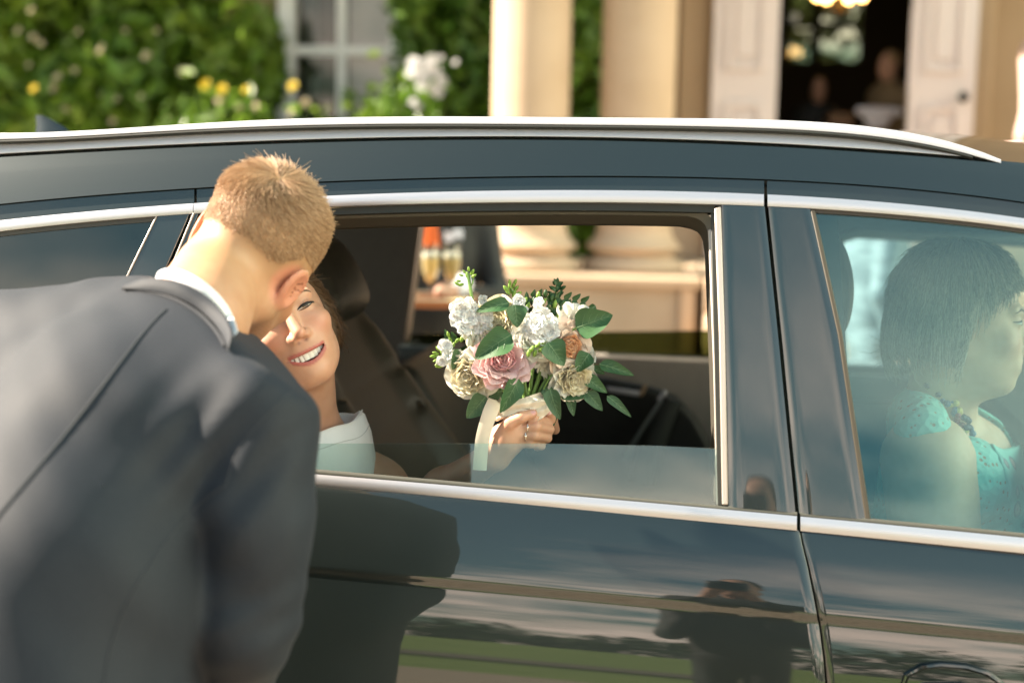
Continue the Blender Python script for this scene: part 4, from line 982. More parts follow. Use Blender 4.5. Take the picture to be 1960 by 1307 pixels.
def band_hit(upper, lower, lift, m, name, parent, n=44, th=.003):
    fn = lambda P: np.minimum(fn_jacket(P), fn_groom(P)); c = []
    for pts in (upper, lower):
        pts = np.array(pts, float); t = np.linspace(0, 1, len(pts)); tt = np.linspace(0, 1, n); c.append([np.polyval(np.polyfit(t, pts[:, k], 4), tt) for k in (0, 1)])
    dep = hits(fn, [[c[0][k][i] * (1 - s) + c[1][k][i] * s for k in (0, 1)] for i in range(n) for s in np.linspace(0, 1, 5)]).reshape(n, 5); k = np.ones(7) / 7; e = np.pad(dep.min(1), 3, mode='edge'); base = np.convolve(e, k, 'valid')
    G = [[PD(c[0][0][i] * (1 - s) + c[1][0][i] * s, c[0][1][i] * (1 - s) + c[1][1][i] * s, base[i] - lift * (.55 + .9 * s * (1.4 - s)) + .004 * (1 - s)) for s in np.linspace(0, 1, 5)] for i in range(n)]
    return MB().slab(np.array(G), FW * th).build(name, m, parent, sharp=60)
band_hit([(302, 520), (330, 515), (359, 520), (395, 543), (421, 567), (442, 598), (455, 636)], [(296, 534), (330, 536), (358, 546), (395, 567), (416, 588), (432, 612), (444, 646)], .008, M_shirt, 'shirt_collar', GR)
band_hit([(240, 543), (285, 533), (330, 536), (358, 546), (395, 567), (416, 588), (432, 612), (444, 640)], [(232, 552), (285, 556), (330, 566), (356, 577), (386, 595), (408, 616), (424, 640), (436, 672)], .013, M_suit, 'jacket_collar', GR, th=.010)
# trousers down to the drive
M_trs = mat('dark_trousers', (.030, .034, .044), .7)
hipc = PD(30, 1650, 1.58)
def fn_tr(P):
    f1 = np.array([hipc[0] + .10, hipc[1] + .02, .05]); f2 = np.array([hipc[0] - .16, hipc[1] + .12, .05])
    d = smin(s_chain(P, [hipc + np.array([.06, 0, 0]), (hipc + f1) / 2 + np.array([.02, -.01, 0]), f1], [.10, .075, .055], .03), s_chain(P, [hipc + np.array([-.08, .05, 0]), (hipc + f2) / 2, f2], [.10, .075, .055], .03), .03)
    return smin(d, s_ell(P, hipc, (.17, .13, .12)), .04)
sdf_obj('trousers', fn_tr, (hipc[0] - .4, hipc[1] - .3, .0), (hipc[0] + .4, hipc[1] + .4, hipc[2] + .2), .02, M_trs, GR)
for dx_, dy_ in ((.10, .02), (-.16, .12)):
    c = np.array([hipc[0] + dx_, hipc[1] + dy_ + .05, .045]); sdf_obj('shoe', lambda P: smax(s_ell(P, c, (.05, .14, .055)), .004 - P[:, 2], .005), c - .2, c + .2, .012, mat('black_shoe', (.012, .012, .012), .3), GR)

# ------------------------------------------------------------------ bride
BR = empty('person', (PD(600, 700, 2.3)[0], .35, .5), 'smiling bride in white with brown hair looking out of the car window', 'person')
r27 = R(27)
b_dir = nrm(-ray(560, 620))
b_x = xf_head(b_dir + RT * .16 + UP * .03, UP * math.cos(r27) - RT * math.sin(r27), PD(541, 615, 2.205) )
b_x = (b_x[0] * .94, b_x[1])
SM = 1.0
def mouth_lo(x): return -.0825 + 14.2 * x * x           # lower edge of the open mouth (local z) against x
def mouth_up(x): return -.0695 + 2.4 * x * x
def fn_bh(P):
    d = head_sdf(P, True, SM, ears=False)
    # open smile: hollow between the lip lines
    x, z = P[:, 0], P[:, 2]; zc = (mouth_lo(x) + mouth_up(x)) / 2; hh = (mouth_up(x) - mouth_lo(x)) / 2
    slot = np.maximum(np.abs(z - zc) - np.maximum(hh, 0), np.abs(x) - .0330); slot = np.maximum(slot, P[:, 1] + .070)
    d = smax(d, -slot, .0025)
    # nasolabial folds
    for s in (-1, 1): d = smax(d, -s_chain(P, [(s * .016, -.101, -.038), (s * .030, -.094, -.054), (s * .038, -.084, -.070)], [.0016, .0024, .0012], .004), .009)
    return d
bn0 = to_w(b_x, [(0, .030, -.085)])[0]; bn1 = PD(588, 835, 2.30)
bt = PD(580, 960, 2.33)
hand_c = PD(1000, 812, 2.13)
elbow = PD(740, 1030, 2.36)
def fn_bride(P):
    d = fn_bh(to_l(b_x, P).astype(np.float32)) * .94
    d = smin(d, s_cap(P, bn0, bn1, .047, .050), .02)
    d = smin(d, s_ell(P, bt, (.13, .10, .13)), .06)
    d = smin(d, s_cap(P, bt + np.array([-.14, .04, .03]), bt + np.array([.12, .02, .02]), .055), .05)
    return d
def fn_arm_b(P):
    d = s_cap(P, bt + np.array([.10, .02, -.02]), elbow, .046, .038); d = smin(d, s_chain(P, [elbow, PD(850, 935, 2.24), PD(946, 872, 2.14)], [.038, .031, .0215], .02), .02)
    D0 = 2.124; h = lambda x, y, dd: PD(x, y, D0 + dd)
    d = smin(d, s_chain(P, [h(948, 868, .012), h(966, 842, .004), h(983, 825, .0)], [.0205, .0225, .0190], .015), .02)
    d = smin(d, s_cap(P, h(962, 850, .01), h(985, 842, .012), .017, .015), .015)
    fg = 100
    for pts, rs in (([(982, 806, -.002), (1022, 801, -.006), (1047, 807, .016), (1036, 812, .040)], [.0098, .0085, .0078, .0065]),
                    ([(984, 819, -.004), (1026, 816, -.010), (1051, 822, .014), (1040, 827, .040)], [.0100, .0088, .0078, .0066]),
                    ([(984, 833, -.003), (1023, 833, -.008), (1047, 838, .014), (1036, 842, .038)], [.0095, .0083, .0074, .0062]),
                    ([(980, 846, .0), (1014, 848, -.004), (1036, 853, .014), (1028, 857, .034)], [.0085, .0072, .0064, .0055]),
                    ([(962, 830, -.008), (975, 810, -.020), (998, 798, -.024), (1021, 791, -.020)], [.0125, .0095, .0085, .0065])):
        c = s_chain(P, [h(*p) for p in pts], rs, .003); fg = np.minimum(fg, c) if isinstance(fg, int) else smin(fg, c, .0018)
    fg = np.minimum(fg, s_chain(P, [h(1062, 822, .040), h(1058, 803, .020), h(1049, 785, .004)], [.0078, .0072, .0060], .003))
    return smin(d, fg, .006)
V2, F2 = snets(fn_arm_b, np.minimum(np.minimum(bt, elbow), hand_c) - .07, np.maximum(np.maximum(bt, elbow), hand_c) + np.array([.09, .09, .07]), .0026)
lo = np.minimum(b_x[1] - .17, bt - .2); hi = np.maximum(b_x[1] + .17, bt + .2)
V, F = snets(fn_bride, lo, hi, .0026)
F = np.concatenate([F, F2 + len(V)]); V = np.concatenate([V, V2])
bb = fastmesh('body', V, F, M_skin_b, BR)
Lb = to_l(b_x, V); x, z = Lb[:, 0], Lb[:, 2]; front = (Lb[:, 1] < -.055) & (Lb[:, 1] > -.15) & (np.abs(x) < .09)
lipd = np.minimum(np.abs(z - mouth_up(x) - .0028), np.abs(z - mouth_lo(x) + .0040))
inx = np.clip((.0345 - np.abs(x)) / .004, 0, 1)
lipw = np.where(z > (mouth_up(x) + mouth_lo(x)) / 2, np.clip((mouth_up(x) + .0060 * inx - z) / .0015, 0, 1), np.clip((z - mouth_lo(x) + .0085 * inx) / .0018, 0, 1)) * inx * front
set_attr(bb, 'lip', lipw * .9)
bl_ = sum(np.exp(-(((x - s * .043) / .018) ** 2 + ((z + .036) / .016) ** 2)) for s in (-1, 1)) + .6 * np.exp(-((x / .010) ** 2 + ((z + .040) / .012) ** 2))
set_attr(bb, 'blush', np.clip(bl_, 0, 1) * .5 * front)
set_attr(bb, 'nostril_shade', .9 * np.clip(sum(np.exp(-(((x - s * .0068) / .0034) ** 2 + ((z + .0505) / .0022) ** 2)) for s in (-1, 1)), 0, 1) * front)  # shade of the nose openings, tinted into the skin colour
ld = sum(np.exp(-(((x - s * .0315) / .016) ** 2 + ((z - .006) / .006) ** 2)) for s in (-1, 1))
set_attr(bb, 'lid', np.clip(ld, 0, 1) * .55 * front)
# teeth: a row of small separate crowns on an arch
M_teeth = mat('teeth', (.80, .76, .68), .22, coat=.4)
M_mouth = mat('mouth_inside', (.10, .02, .018), .6)
tb = []
for i in range(10):
    s = i - 4.5; wdt = (.0044, .0036, .0040, .0036, .0034)[int(abs(s))]
    xs_ = math.copysign(sum((.0044, .0036, .0040, .0036, .0034)[:int(abs(s))]) * 2 + wdt, s) * .92
    zu = mouth_up(xs_) + .0018; zl = max(mouth_lo(xs_) + .0008, zu - .0125); y = -.0835 + 13 * xs_ * xs_
    mbt = MB(); G = []
    for a in np.linspace(-1, 1, 7): G.append([to_w(b_x, [(xs_ + a * wdt * .93, y + .0006 * a * a - .0004 * math.cos(q * 1.2), zu + (zl - zu) * (q + 1) / 2 + .0003 * a * a * (q > .5))])[0] for q in np.linspace(-1, 1, 5)])
    mbt.slab(np.array(G), (b_x[0] @ np.array([0, .004, 0]))).build('tooth', M_teeth, BR, sharp=60)
mb = MB(); G = []
for a in np.linspace(-.0335, .0335, 15): G.append([to_w(b_x, [(a, -.072 + 9 * a * a, q)])[0] for q in np.linspace(-.086, -.060, 6)])
mb.grid(np.array(G)).build('mouth_inside', M_mouth, BR)
# eyes, lashes, brows laid on the face
M_eyeball = mat('eye_white', (.46, .44, .42), .15, coat=.8); M_iris = mat('iris_brown', (.035, .028, .018), .1, coat=1); M_lash = mat('dark_lash', (.010, .008, .007), .6); M_brow = mat('brown_brow', (.11, .065, .040), .7)
def face_strip(fn, xf, pts, wid, lift, m, name, parent, n=20):
    P = np.array(pts, float); t = np.linspace(0, 1, len(P)); tt = np.linspace(0, 1, n); k = min(3, len(P) - 1)
    X = np.polyval(np.polyfit(t, P[:, 0], k), tt); Z = np.polyval(np.polyfit(t, P[:, 1], k), tt); W = np.interp(tt, np.linspace(0, 1, len(wid)), wid)
    G = []
    for q in np.linspace(-1, 1, 5): G.append(np.stack([X, front_y(fn, X, Z + W * q) - lift * (1 - .6 * q * q), Z + W * q], 1))
    G = np.array(G); G = to_w(xf, G.reshape(-1, 3)).reshape(G.shape)
    return MB().slab(G, xf[0] @ np.array([0, .002, 0])).build(name, m, parent, sharp=70)
for s in (-1, 1):
    face_strip(fn_bh, b_x, [(s * .0185, -.0015), (s * .026, -.0005), (s * .034, .0003), (s * .044, -.0003)], [.0004, .0013, .0015, .0004], .0006, M_eyeball, 'eye', BR)
    face_strip(fn_bh, b_x, [(s * .0265, .0000), (s * .0315, .0002), (s * .0365, .0002)], [.0014, .0017, .0014], .0010, M_iris, 'iris', BR, 8)
    face_strip(fn_bh, b_x, [(s * .0175, -.0008), (s * .025, .0020), (s * .034, .0026), (s * .050, .0010)], [.0008, .0019, .0026, .0016], .0020, M_lash, 'upper_lash', BR)
    face_strip(fn_bh, b_x, [(s * .0185, -.0028), (s * .027, -.0034), (s * .036, -.0026), (s * .046, .0006)], [.0004, .0008, .0011, .0006], .0008, M_lash, 'lower_lash', BR)
    face_strip(fn_bh, b_x, [(s * .014, .0185), (s * .026, .0225), (s * .038, .0245), (s * .052, .0175)], [.0032, .0034, .0028, .0010], .0008, M_brow, 'eyebrow', BR)
# hair of the bride, drawn back from the face
M_hair_b = mat('brown_hair', (.060, .034, .018), .38, noise=(120, (.105, .062, .032), .3, .7))
def fn_bhair(P):
    L = P
    d = s_ell(L, (0, .024, .040), (.081, .098, .090)); d = smin(d, s_ell(L, (0, .085, -.03), (.065, .05, .075)), .03)
    for s in (-1, 1): d = smin(d, s_ell(L, (s * .066, .032, -.018), (.024, .050, .062)), .025)
    cut = -(L[:, 1] + .055 - .55 * np.clip(L[:, 2] - .03, -.2, .2) - .010)                     # front hair line
    cut = np.maximum(cut, -(L[:, 1] + np.interp(L[:, 2], [-.10, -.05, 0, .03, .06], [-.022, .0, .022, .034, .06]).astype(np.float32)))
    return smax(d, cut, .012)
V, F = snets(lambda P: fn_bhair(P), np.array([-.13, -.13, -.12]), np.array([.13, .17, .17]), .004)
hb = fastmesh('hair', to_w(b_x, V), F, M_hair_b, BR)
PH, NH = surf_pts(fn_bhair, 5200, 0, 0, lambda P: P[:, 1] > -.07, 8)
tg = np.array([0, 1.0, -.25]) - NH * (NH @ np.array([0, 1.0, -.25]))[:, None]; tg /= np.linalg.norm(tg, axis=1, keepdims=True) + 1e-6
ln_ = RNG.uniform(.02, .05, (len(PH), 1))
S = np.stack([PH + tg * ln_ * t + NH * (.0015 + .002 * t * RNG.uniform(0, 1, (len(PH), 1))) + NH * -.6 * ln_ ** 2 * t * t * 8 + RNG.normal(size=PH.shape) * .0012 * t for t in np.linspace(0, 1, 5)], 1)
hair_obj('hair_strands', to_w(b_x, S.reshape(-1, 3)).reshape(S.shape), .00045, .0002, strandy(mat('brown_strand', (.1, .1, .1), .4), (.05, .028, .015), (.17, .10, .055)), hb)
# nails and rings
M_nail = mat('pink_nail', (.66, .36, .34), .18, coat=.8); M_ring = mat('silver_ring', (.85, .80, .72), .15, 1.0)
def nail(px, py, dd, ux, uy, l=.0052, w_=.0038):
    c = PD(px, py, 2.124 + dd); a = nrm(RT * ux - UP * uy); b = nrm(np.cross(a, FW)); G = [[c + a * l * i + b * w_ * j * (1 - .25 * i * (i > 0)) + FW * (.0014 * j * j) for j in np.linspace(-1, 1, 5)] for i in np.linspace(-1, 1, 5)]
    MB().slab(np.array(G), FW * .0012).build('nail', M_nail, BR, sharp=60)
nail(1019, 791, -.0275, .95, -.3); nail(1049, 787, -.0035, -.35, -.9, .0058)
for (x_, y_, dd, rr_) in ((1006, 833.5, -.0065, .0098), (1010, 817, -.0085, .0103)):
    c = PD(x_, y_, 2.124 + dd); ax_ = nrm(RT); mb = MB(); mb.tube([c + (UP * math.cos(a) + FW * math.sin(a)) * rr_ for a in np.linspace(0, 2 * math.pi, 28)], .0009, 6, caps=False); mb.lathe([(.0008, 0), (.0022, .001), (.0016, .0022), (.0003, .0026)], c - FW * rr_, np.stack([RT, UP, -FW]), 8); mb.build('ring', M_ring, BR)
mbe = MB(); mbe.lathe([(.0006, 0), (.003, .0012), (.0026, .003), (.0006, .004)], PD(640, 600, 2.235), np.stack([RT, UP, -FW]), 10); mbe.build('earring', M_ring, BR)
# white dress with a folded bardot collar
M_satin = mat('ivory_satin', (.84, .84, .83), .38, sheen=.2, bump=(26, .35, .01))
G = []
cbase = PD(568, 850, 2.30)
for a in np.linspace(0, 2 * math.pi, 72):
    ca, sa = math.cos(a), math.sin(a); wv_ = .006 * math.sin(3 * a + 1) + .003 * math.sin(7 * a)
    row = []
    for r_, z_ in ((.078, -.020), (.080, .005), (.086, .028), (.094, .034), (.102, .028), (.112, .000), (.121, -.045), (.128, -.085)):
        k = 1 + .10 * max(0, ca) * (r_ > .07); row.append(cbase + np.array([ca * r_ * 1.0 * (1 + .08 * max(0, ca)), sa * r_ * 1.0 + .0, z_ + .014 * max(0, ca) + wv_ * (z_ > -.02)]))
    G.append(row)
MB().slab(np.array(G), (0, 0, -.003)).build('dress_collar', M_satin, BR, sharp=60)
hem = [g_[3] * .5 + g_[4] * .5 + np.array([0, 0, .0035]) for g_ in G]
MB().tube(hem + hem[:1], .0009, 5, caps=False).build('hem', M_satin, BR)
hem = [g_[5] * .6 + g_[4] * .4 + (g_[5] - cbase) * .004 for g_ in G]
MB().tube(hem + hem[:1], .0006, 5, caps=False).build('stitching', mat('thread', (.55, .56, .55), .7), BR)
def fn_dress(P):
    d = s_ell(P, bt + np.array([0, .01, -.10]), (.15, .12, .17)); d = smin(d, s_ell(P, bt + np.array([.05, .05, -.38]), (.20, .17, .16)), .08)
    return d + .003 * wob(P, 40, 4)
sdf_obj('dress', fn_dress, bt + np.array([-.32, -.3, -.62]), bt + np.array([.36, .36, .12]), .012, M_satin, BR)

# ------------------------------------------------------------------ front passenger
WO = empty('person', (PD(1800, 900, 2.4)[0], .42, .5), 'woman with grey bob hair in a turquoise lace dress in the front seat', 'person')
w_x = xf_head(RT * .97 - UP * .12 - FW * .16, UP * .99 + RT * .10, PD(1852, 612, 2.40))
fn_wh = lambda P: head_sdf(P, True, 0)
wn0 = to_w(w_x, [(0, .03, -.08)])[0]; wn1 = PD(1800, 800, 2.46)
wt = PD(1830, 985, 2.52); shN = PD(1775, 880, 2.34); elN = PD(1800, 1120, 2.28)
def fn_torso(P):
    d = s_ell(P, wt + np.array([0, 0, -.08]), (.145, .17, .24)); d = smin(d, s_ell(P, wt + np.array([.09, .0, -.05]), (.09, .14, .10)), .05)
    d = smin(d, s_cap(P, wt + np.array([-.02, -.14, .085]), wt + np.array([-.02, .15, .085]), .075), .07)
    d = smin(d, s_cap(P, wn1 + np.array([-.02, .02, -.01]), wt + np.array([-.02, 0, .10]), .062, .10), .05)
    return d
def fn_arm(P): return s_chain(P, [shN, elN, PD(1960, 1230, 2.3)], [.076, .070, .05], .03)
def fn_woman(P):
    d = fn_wh(to_l(w_x, P).astype(np.float32)); d = smin(d, s_cap(P, wn0, wn1, .054, .062), .03)
    d = smin(d, s_ell(P, to_w(w_x, [(0, -.02, -.098)])[0], (.035, .035, .03)), .03)      # soft under-chin
    d = smin(d, fn_torso(P) + .006, .02); return smin(d, fn_arm(P), .02)
lo = np.minimum(w_x[1] - .2, wt - .42); hi = np.maximum(w_x[1] + .2, wt + .3); hi[0] += .1
V, F = snets(fn_woman, lo, hi, .0042)
wb = fastmesh('body', V, F, M_skin_w, WO)
Lw = to_l(w_x, V); x, z = Lw[:, 0], Lw[:, 2]; fr_ = Lw[:, 1] < -.05
set_attr(wb, 'lip', np.exp(-((x / .022) ** 4 + ((z + .068) / .009) ** 4)) * fr_ * .8)
set_attr(wb, 'blush', .6 * sum(np.exp(-(((x - s * .043) / .02) ** 2 + ((z + .036) / .018) ** 2)) for s in (-1, 1)) * fr_)
for s in (-1, 1):
    face_strip(fn_wh, w_x, [(s * .0185, -.0015), (s * .026, .0), (s * .034, .0006), (s * .046, -.001)], [.0006, .0030, .0034, .0006], .0006, M_eyeball, 'eye', WO)
    face_strip(fn_wh, w_x, [(s * .0275, .0), (s * .032, .0), (s * .0365, .0)], [.0026, .0034, .0026], .0012, M_iris, 'iris', WO, 8)
    face_strip(fn_wh, w_x, [(s * .0175, -.0008), (s * .025, .0038), (s * .034, .0048), (s * .048, .0006)], [.0005, .0011, .0013, .0007], .0014, M_lash, 'upper_lash', WO)
    face_strip(fn_wh, w_x, [(s * .014, .0185), (s * .026, .0215), (s * .038, .0225), (s * .052, .0155)], [.0018, .0024, .0020, .0006], .0008, M_brow, 'eyebrow', WO)
M_hair_w = mat('ash_hair', (.17, .148, .12), .42, noise=(110, (.40, .345, .28), .38, .68, (1, 1, .12)))
def fn_whair(P):
    d = s_ell(P, (0, .022, .038), (.092, .108, .098))
    d = smin(d, s_ell(P, (0, .040, -.045), (.094, .096, .085)), .05)
    for s in (-1, 1): d = smin(d, s_ell(P, (s * .074, .020, -.050), (.024, .040, .068)), .03)
    z = P[:, 2]; y = P[:, 1]
    # hair line: fringe over the forehead, open face below, ragged ends at jaw level
    cut = -(y + np.interp(z, [-.14, -.08, -.03, .01, .04, .07, .12], [-.012, -.010, -.008, .000, .034, .086, .14]).astype(np.float32))
    d = smax(d, cut, .010)
    d = smax(d, -(z + .088 + .25 * np.clip(-y, -.1, .1) + .006 * np.sin(P[:, 0] * 160 + y * 130)), .012)
    return d + .0016 * wob(P * np.array([1, 1, .15], np.float32), 120, 6)
V, F = snets(fn_whair, np.array([-.15, -.15, -.17]), np.array([.15, .18, .17]), .004)
hw_ = fastmesh('hair', to_w(w_x, V), F, M_hair_w, WO)
PH, NH = surf_pts(fn_whair, 9000, 0, 0, lambda P: (P[:, 2] > -.062), 9)
crown = np.array([0, .03, .13]); dn = PH - crown; dn[:, 2] -= .05; tg = dn - NH * (dn * NH).sum(1, keepdims=True); tg /= np.linalg.norm(tg, axis=1, keepdims=True) + 1e-6
ln_ = RNG.uniform(.03, .07, (len(PH), 1)) * np.clip(1.0 + PH[:, 1:2] * 9, .25, 1)
S = np.stack([PH + tg * ln_ * t + NH * (.001 + .0045 * RNG.uniform(0, 1, (len(PH), 1)) * t) - NH * ln_ ** 2 * t * t * 4.0 + RNG.normal(size=PH.shape) * .0014 * t for t in np.linspace(0, 1, 6)], 1)
hair_obj('hair_strands', to_w(w_x, S.reshape(-1, 3)).reshape(S.shape), .0006, .00022, strandy(mat('ash_strand', (.1, .1, .1), .42), (.16, .138, .11), (.50, .44, .36)), hw_)
# lace dress
M_lace = mat('turquoise_lace', (.135, .42, .41), .75)
t_ = M_lace.node_tree; tcn = t_.nodes.new('ShaderNodeTexCoord'); vo = t_.nodes.new('ShaderNodeTexVoronoi'); vo.inputs['Scale'].default_value = 75; vo.feature = 'F1'
rp = t_.nodes.new('ShaderNodeValToRGB'); rp.color_ramp.elements[0].position = .18; rp.color_ramp.elements[0].color = (.25, .20, .15, 1); rp.color_ramp.elements[1].position = .30; rp.color_ramp.elements[1].color = (.22, .53, .51, 1)
t_.links.new(tcn.outputs['Object'], vo.inputs['Vector']); t_.links.new(vo.outputs['Distance'], rp.inputs[0]); t_.links.new(rp.outputs[0], t_.nodes['Principled BSDF'].inputs['Base Color'])
bp = t_.nodes.new('ShaderNodeBump'); bp.inputs['Strength'].default_value = .8; bp.inputs['Distance'].default_value = .004; t_.links.new(vo.outputs['Distance'], bp.inputs['Height']); t_.links.new(bp.outputs[0], t_.nodes['Principled BSDF'].inputs['Normal'])
M_floral = mat('floral_turquoise', (.24, .55, .53), .7)
t_ = M_floral.node_tree; tcn = t_.nodes.new('ShaderNodeTexCoord'); vo = t_.nodes.new('ShaderNodeTexVoronoi'); vo.inputs['Scale'].default_value = 26
rp = t_.nodes.new('ShaderNodeValToRGB'); e = rp.color_ramp.elements; e[0].position = .0; e[0].color = (.55, .16, .22, 1); e[1].position = .42; e[1].color = (.24, .55, .53, 1); x_ = e.new(.20); x_.color = (.60, .42, .42, 1); x_ = e.new(.34); x_.color = (.12, .16, .22, 1)
t_.links.new(tcn.outputs['Object'], vo.inputs['Vector']); t_.links.new(vo.outputs['Distance'], rp.inputs[0]); t_.links.new(rp.outputs[0], t_.nodes['Principled BSDF'].inputs['Base Color'])
def fn_lace(P):
    d = fn_torso(P) - .006; d = smin(d, s_cap(P, shN + np.array([-.01, .07, .075]), shN + np.array([-.01, -.01, .045]), .040, .048), .04)
    d = np.maximum(d, -(fn_arm(P) - .010)) if False else smax(d, -s_chain(P, [shN + np.array([.008, -.075, -.015]), elN + np.array([0, -.05, 0])], [.072, .095], .02), .008)
    neck = smin(s_cap(P, wn0, wn1 + np.array([.01, 0, -.02]), .07, .078), s_cap(P, wn1 + np.array([.08, -.02, -.03]), wn1 + np.array([.09, .05, -.06]), .05), .03)
    return smax(d, -neck, .006)
sdf_obj('lace_top', fn_lace, wt - .42, wt + np.array([.3, .3, .32]), .006, M_lace, WO)
def fn_front(P):
    d = fn_torso(P) - .010; return np.maximum(d, -(P @ RT.astype(np.float32) - float((wt + RT * .045) @ RT) + .25 * (P[:, 2] - wt[2])))
sdf_obj('floral_front', lambda P: smax(fn_front(P), -s_cap(P, wn1 + np.array([.08, -.03, .02]), wn1 + np.array([.10, .06, .0]), .065), .006), wt - .40, wt + np.array([.3, .3, .3]), .008, M_floral, WO)
# bead necklace
NK = empty('necklace', wn1); NK.parent = WO; NK.matrix_parent_inverse = Matrix.Translation(-Vector(WO.location))
bm_ = [mat('bead_dark', (.02, .03, .06), .25), mat('bead_yellow', (.60, .48, .15), .3), mat('bead_red', (.25, .05, .06), .3), mat('bead_blue', (.05, .12, .22), .3)]
for i in range(17):
    t = i / 16; px = 1778 + 70 * t + 12 * math.sin(t * 3); py = 738 + 92 * t; c = PD(px, py, 2.375 + .015 * abs(t - .5))
    for k in range(2):
        o = MB(); o.lathe([(.001, -.006), (.0045, -.004), (.0062, 0), (.0045, .004), (.001, .006)], c + RNG.normal(size=3) * .003 + RT * .008 * k, None, 8); q = o.build('bead', bm_[(i * 3 + k * 2 + (i % 5)) % 4], None); q.parent = NK; q.matrix_parent_inverse = Matrix.Translation(-Vector(wn1))
# ================================================================== the bouquet
BQ = empty('bouquet', PD(1000, 790, 2.19), 'bridal bouquet of pink, peach and white roses with eucalyptus leaves', 'bouquet')
D0 = 2.17
def bp(px, py, off=0): return PD(px, py, D0 - off)
PXM = D0 / FPX                               # metres per photo pixel at the bouquet
CAMAX = np.stack([RT, UP, -FW], 1)           # local x right, y up, z towards the viewer
def frame(dx=0, dy=0, spin=0):
    """orientation whose z leans from the viewer by dx to the right and dy up"""
    z = nrm(-FW + RT * dx + UP * dy); x = nrm(RT * math.cos(spin) + UP * math.sin(spin)); return rot_from(x=x, z=z)
M_pink = mat('pink_petal', (.84, .58, .58), .55, sheen=.3, transl=.3, noise=(22, (.88, .70, .68), .35, .7))
M_pinkd = mat('deep_pink_petal', (.80, .42, .45), .55, sheen=.3, transl=.3, noise=(30, (.86, .56, .57), .35, .7))
M_peach = mat('peach_petal', (.86, .48, .25), .55, sheen=.3, transl=.3, noise=(26, (.88, .60, .38), .35, .7))
M_peachp = mat('pale_peach_petal', (.86, .72, .62), .55, sheen=.3, transl=.25)
M_cream = mat('cream_rose_petal', (.90, .84, .64), .55, sheen=.3, transl=.42, noise=(24, (.88, .84, .70), .35, .7))
M_ivory = mat('ivory_petal', (.92, .91, .85), .55, sheen=.3, transl=.45)
M_white = mat('white_stock_petal', (.90, .90, .88), .55, sheen=.3, transl=.3)
M_euc = mat('eucalyptus_leaf', (.038, .105, .040), .45, noise=(38, (.065, .150, .055), .35, .7), transl=.16, spec=.4, bump=(300, .15, .0008))
M_euc2 = mat('grey_green_leaf', (.055, .125, .060), .48, noise=(38, (.085, .165, .080), .35, .7), transl=.16, spec=.4)
M_vein = mat('pale_vein', (.12, .21, .10), .5)
M_darkg = mat('dark_leaflet', (.030, .085, .022), .4, transl=.2)
M_bud = mat('green_bud', (.20, .36, .045), .4, transl=.25, noise=(50, (.30, .45, .10), .4, .6))
M_stemg = mat('green_stem', (.10, .20, .045), .45, noise=(40, (.16, .28, .07), .4, .6))
M_ribbon = mat('ivory_ribbon', (.80, .72, .60), .30, sheen=.3)

def petal_mesh(name, m, cup=.5, curl=.35, ruff=.05, seed=0, nu=7, nv=7, tip=0.0):
    """one petal: base at the origin, grows along +y, face +z, unit length"""
    g = np.random.default_rng(seed); ph = g.uniform(0, 6.3, 3); G = []
    for i in np.linspace(0, 1, nv):
        wd = .62 * (math.sin(math.pi * min(1, .10 + .62 * i)) ** .8) * (1 - .35 * max(0, i - .75) / .25); row = []
        for j in np.linspace(-1, 1, nu):
            rf = ruff * i * i * math.sin(5 * j + ph[0]) + ruff * .6 * i * math.sin(9 * j + ph[1])
            y = i * (1 - .10 * j * j * i) + tip * i * i * (1 - abs(j))
            zc = cup * (j * j) * .45 * (1 - .4 * i) + cup * .55 * math.sin(math.pi * .5 * i) * .6 - curl * max(0, i - .55) ** 2 * 2.2
            row.append((j * wd, y, zc + rf))
        G.append(row)
    G = np.array(G); mb = MB().slab(G, (0, 0, -.015)); o = mb.build(name, m, None, sharp=70); d = o.data; bpy.data.objects.remove(o); return d
def put(data, name, parent, Rm, pos, s, sc=(1, 1, 1)):
    o = bpy.data.objects.new(name, data); COL.objects.link(o); o.parent = parent
    M = Matrix((Rm * np.array([s * sc[0], s * sc[1], s * sc[2]])).tolist()).to_4x4(); M.translation = Vector(pos); 
    o.matrix_basis = M if parent is None else Matrix.Translation(-Vector(parent.location)) @ M if parent.parent is None else Matrix.Translation(-Vector(parent['at'])) @ M
    return o
def flower_empty(name, pos, label=None):
    e = bpy.data.objects.new(name, None); e.location = Vector(pos) - Vector(BQ.location); e.parent = BQ; COL.objects.link(e); e['at'] = [float(v) for v in pos]; e.empty_display_size = .02
    if label: e['label'] = label
    return e
def rot_local(ax, a): return np.array(Matrix.Rotation(a, 3, ax))
def rose(px, py, off, r_px, orient, mats, layers, name='rose', label=None, seed=0, petal=None, scale_y=1.0):
    """layered petals in a spiral round the bud; layers = [(count, radius, open angle, size, material index)]"""
    g = np.random.default_rng(seed); c = bp(px, py, off); E = flower_empty(name, c, label); r = r_px * PXM; k0 = g.uniform(0, 6)
    for li, (n, rad, ang, size, mi, dz) in enumerate(layers):
        for k in range(n):
            a = k0 + 2 * math.pi * k / n + li * .9 + g.uniform(-.15, .15); ag = ang + g.uniform(-.12, .12)
            d = petal[mi][int(g.integers(0, len(petal[mi])))]
            # petal stands on a ring of radius rad; its y leans outwards by ag from the flower axis
            Rl = rot_local('Z', a - math.pi / 2) @ rot_local('X', math.pi / 2 - ag) @ rot_local('Z', g.uniform(-.12, .12))
            pos = np.array([math.cos(a) * rad, math.sin(a) * rad * scale_y, dz]) * r
            # the concave face must look to the flower axis
            put(d, 'petal', E, orient @ Rl, c + orient @ pos, size * r * g.uniform(.92, 1.08))
    return E
PT = {}
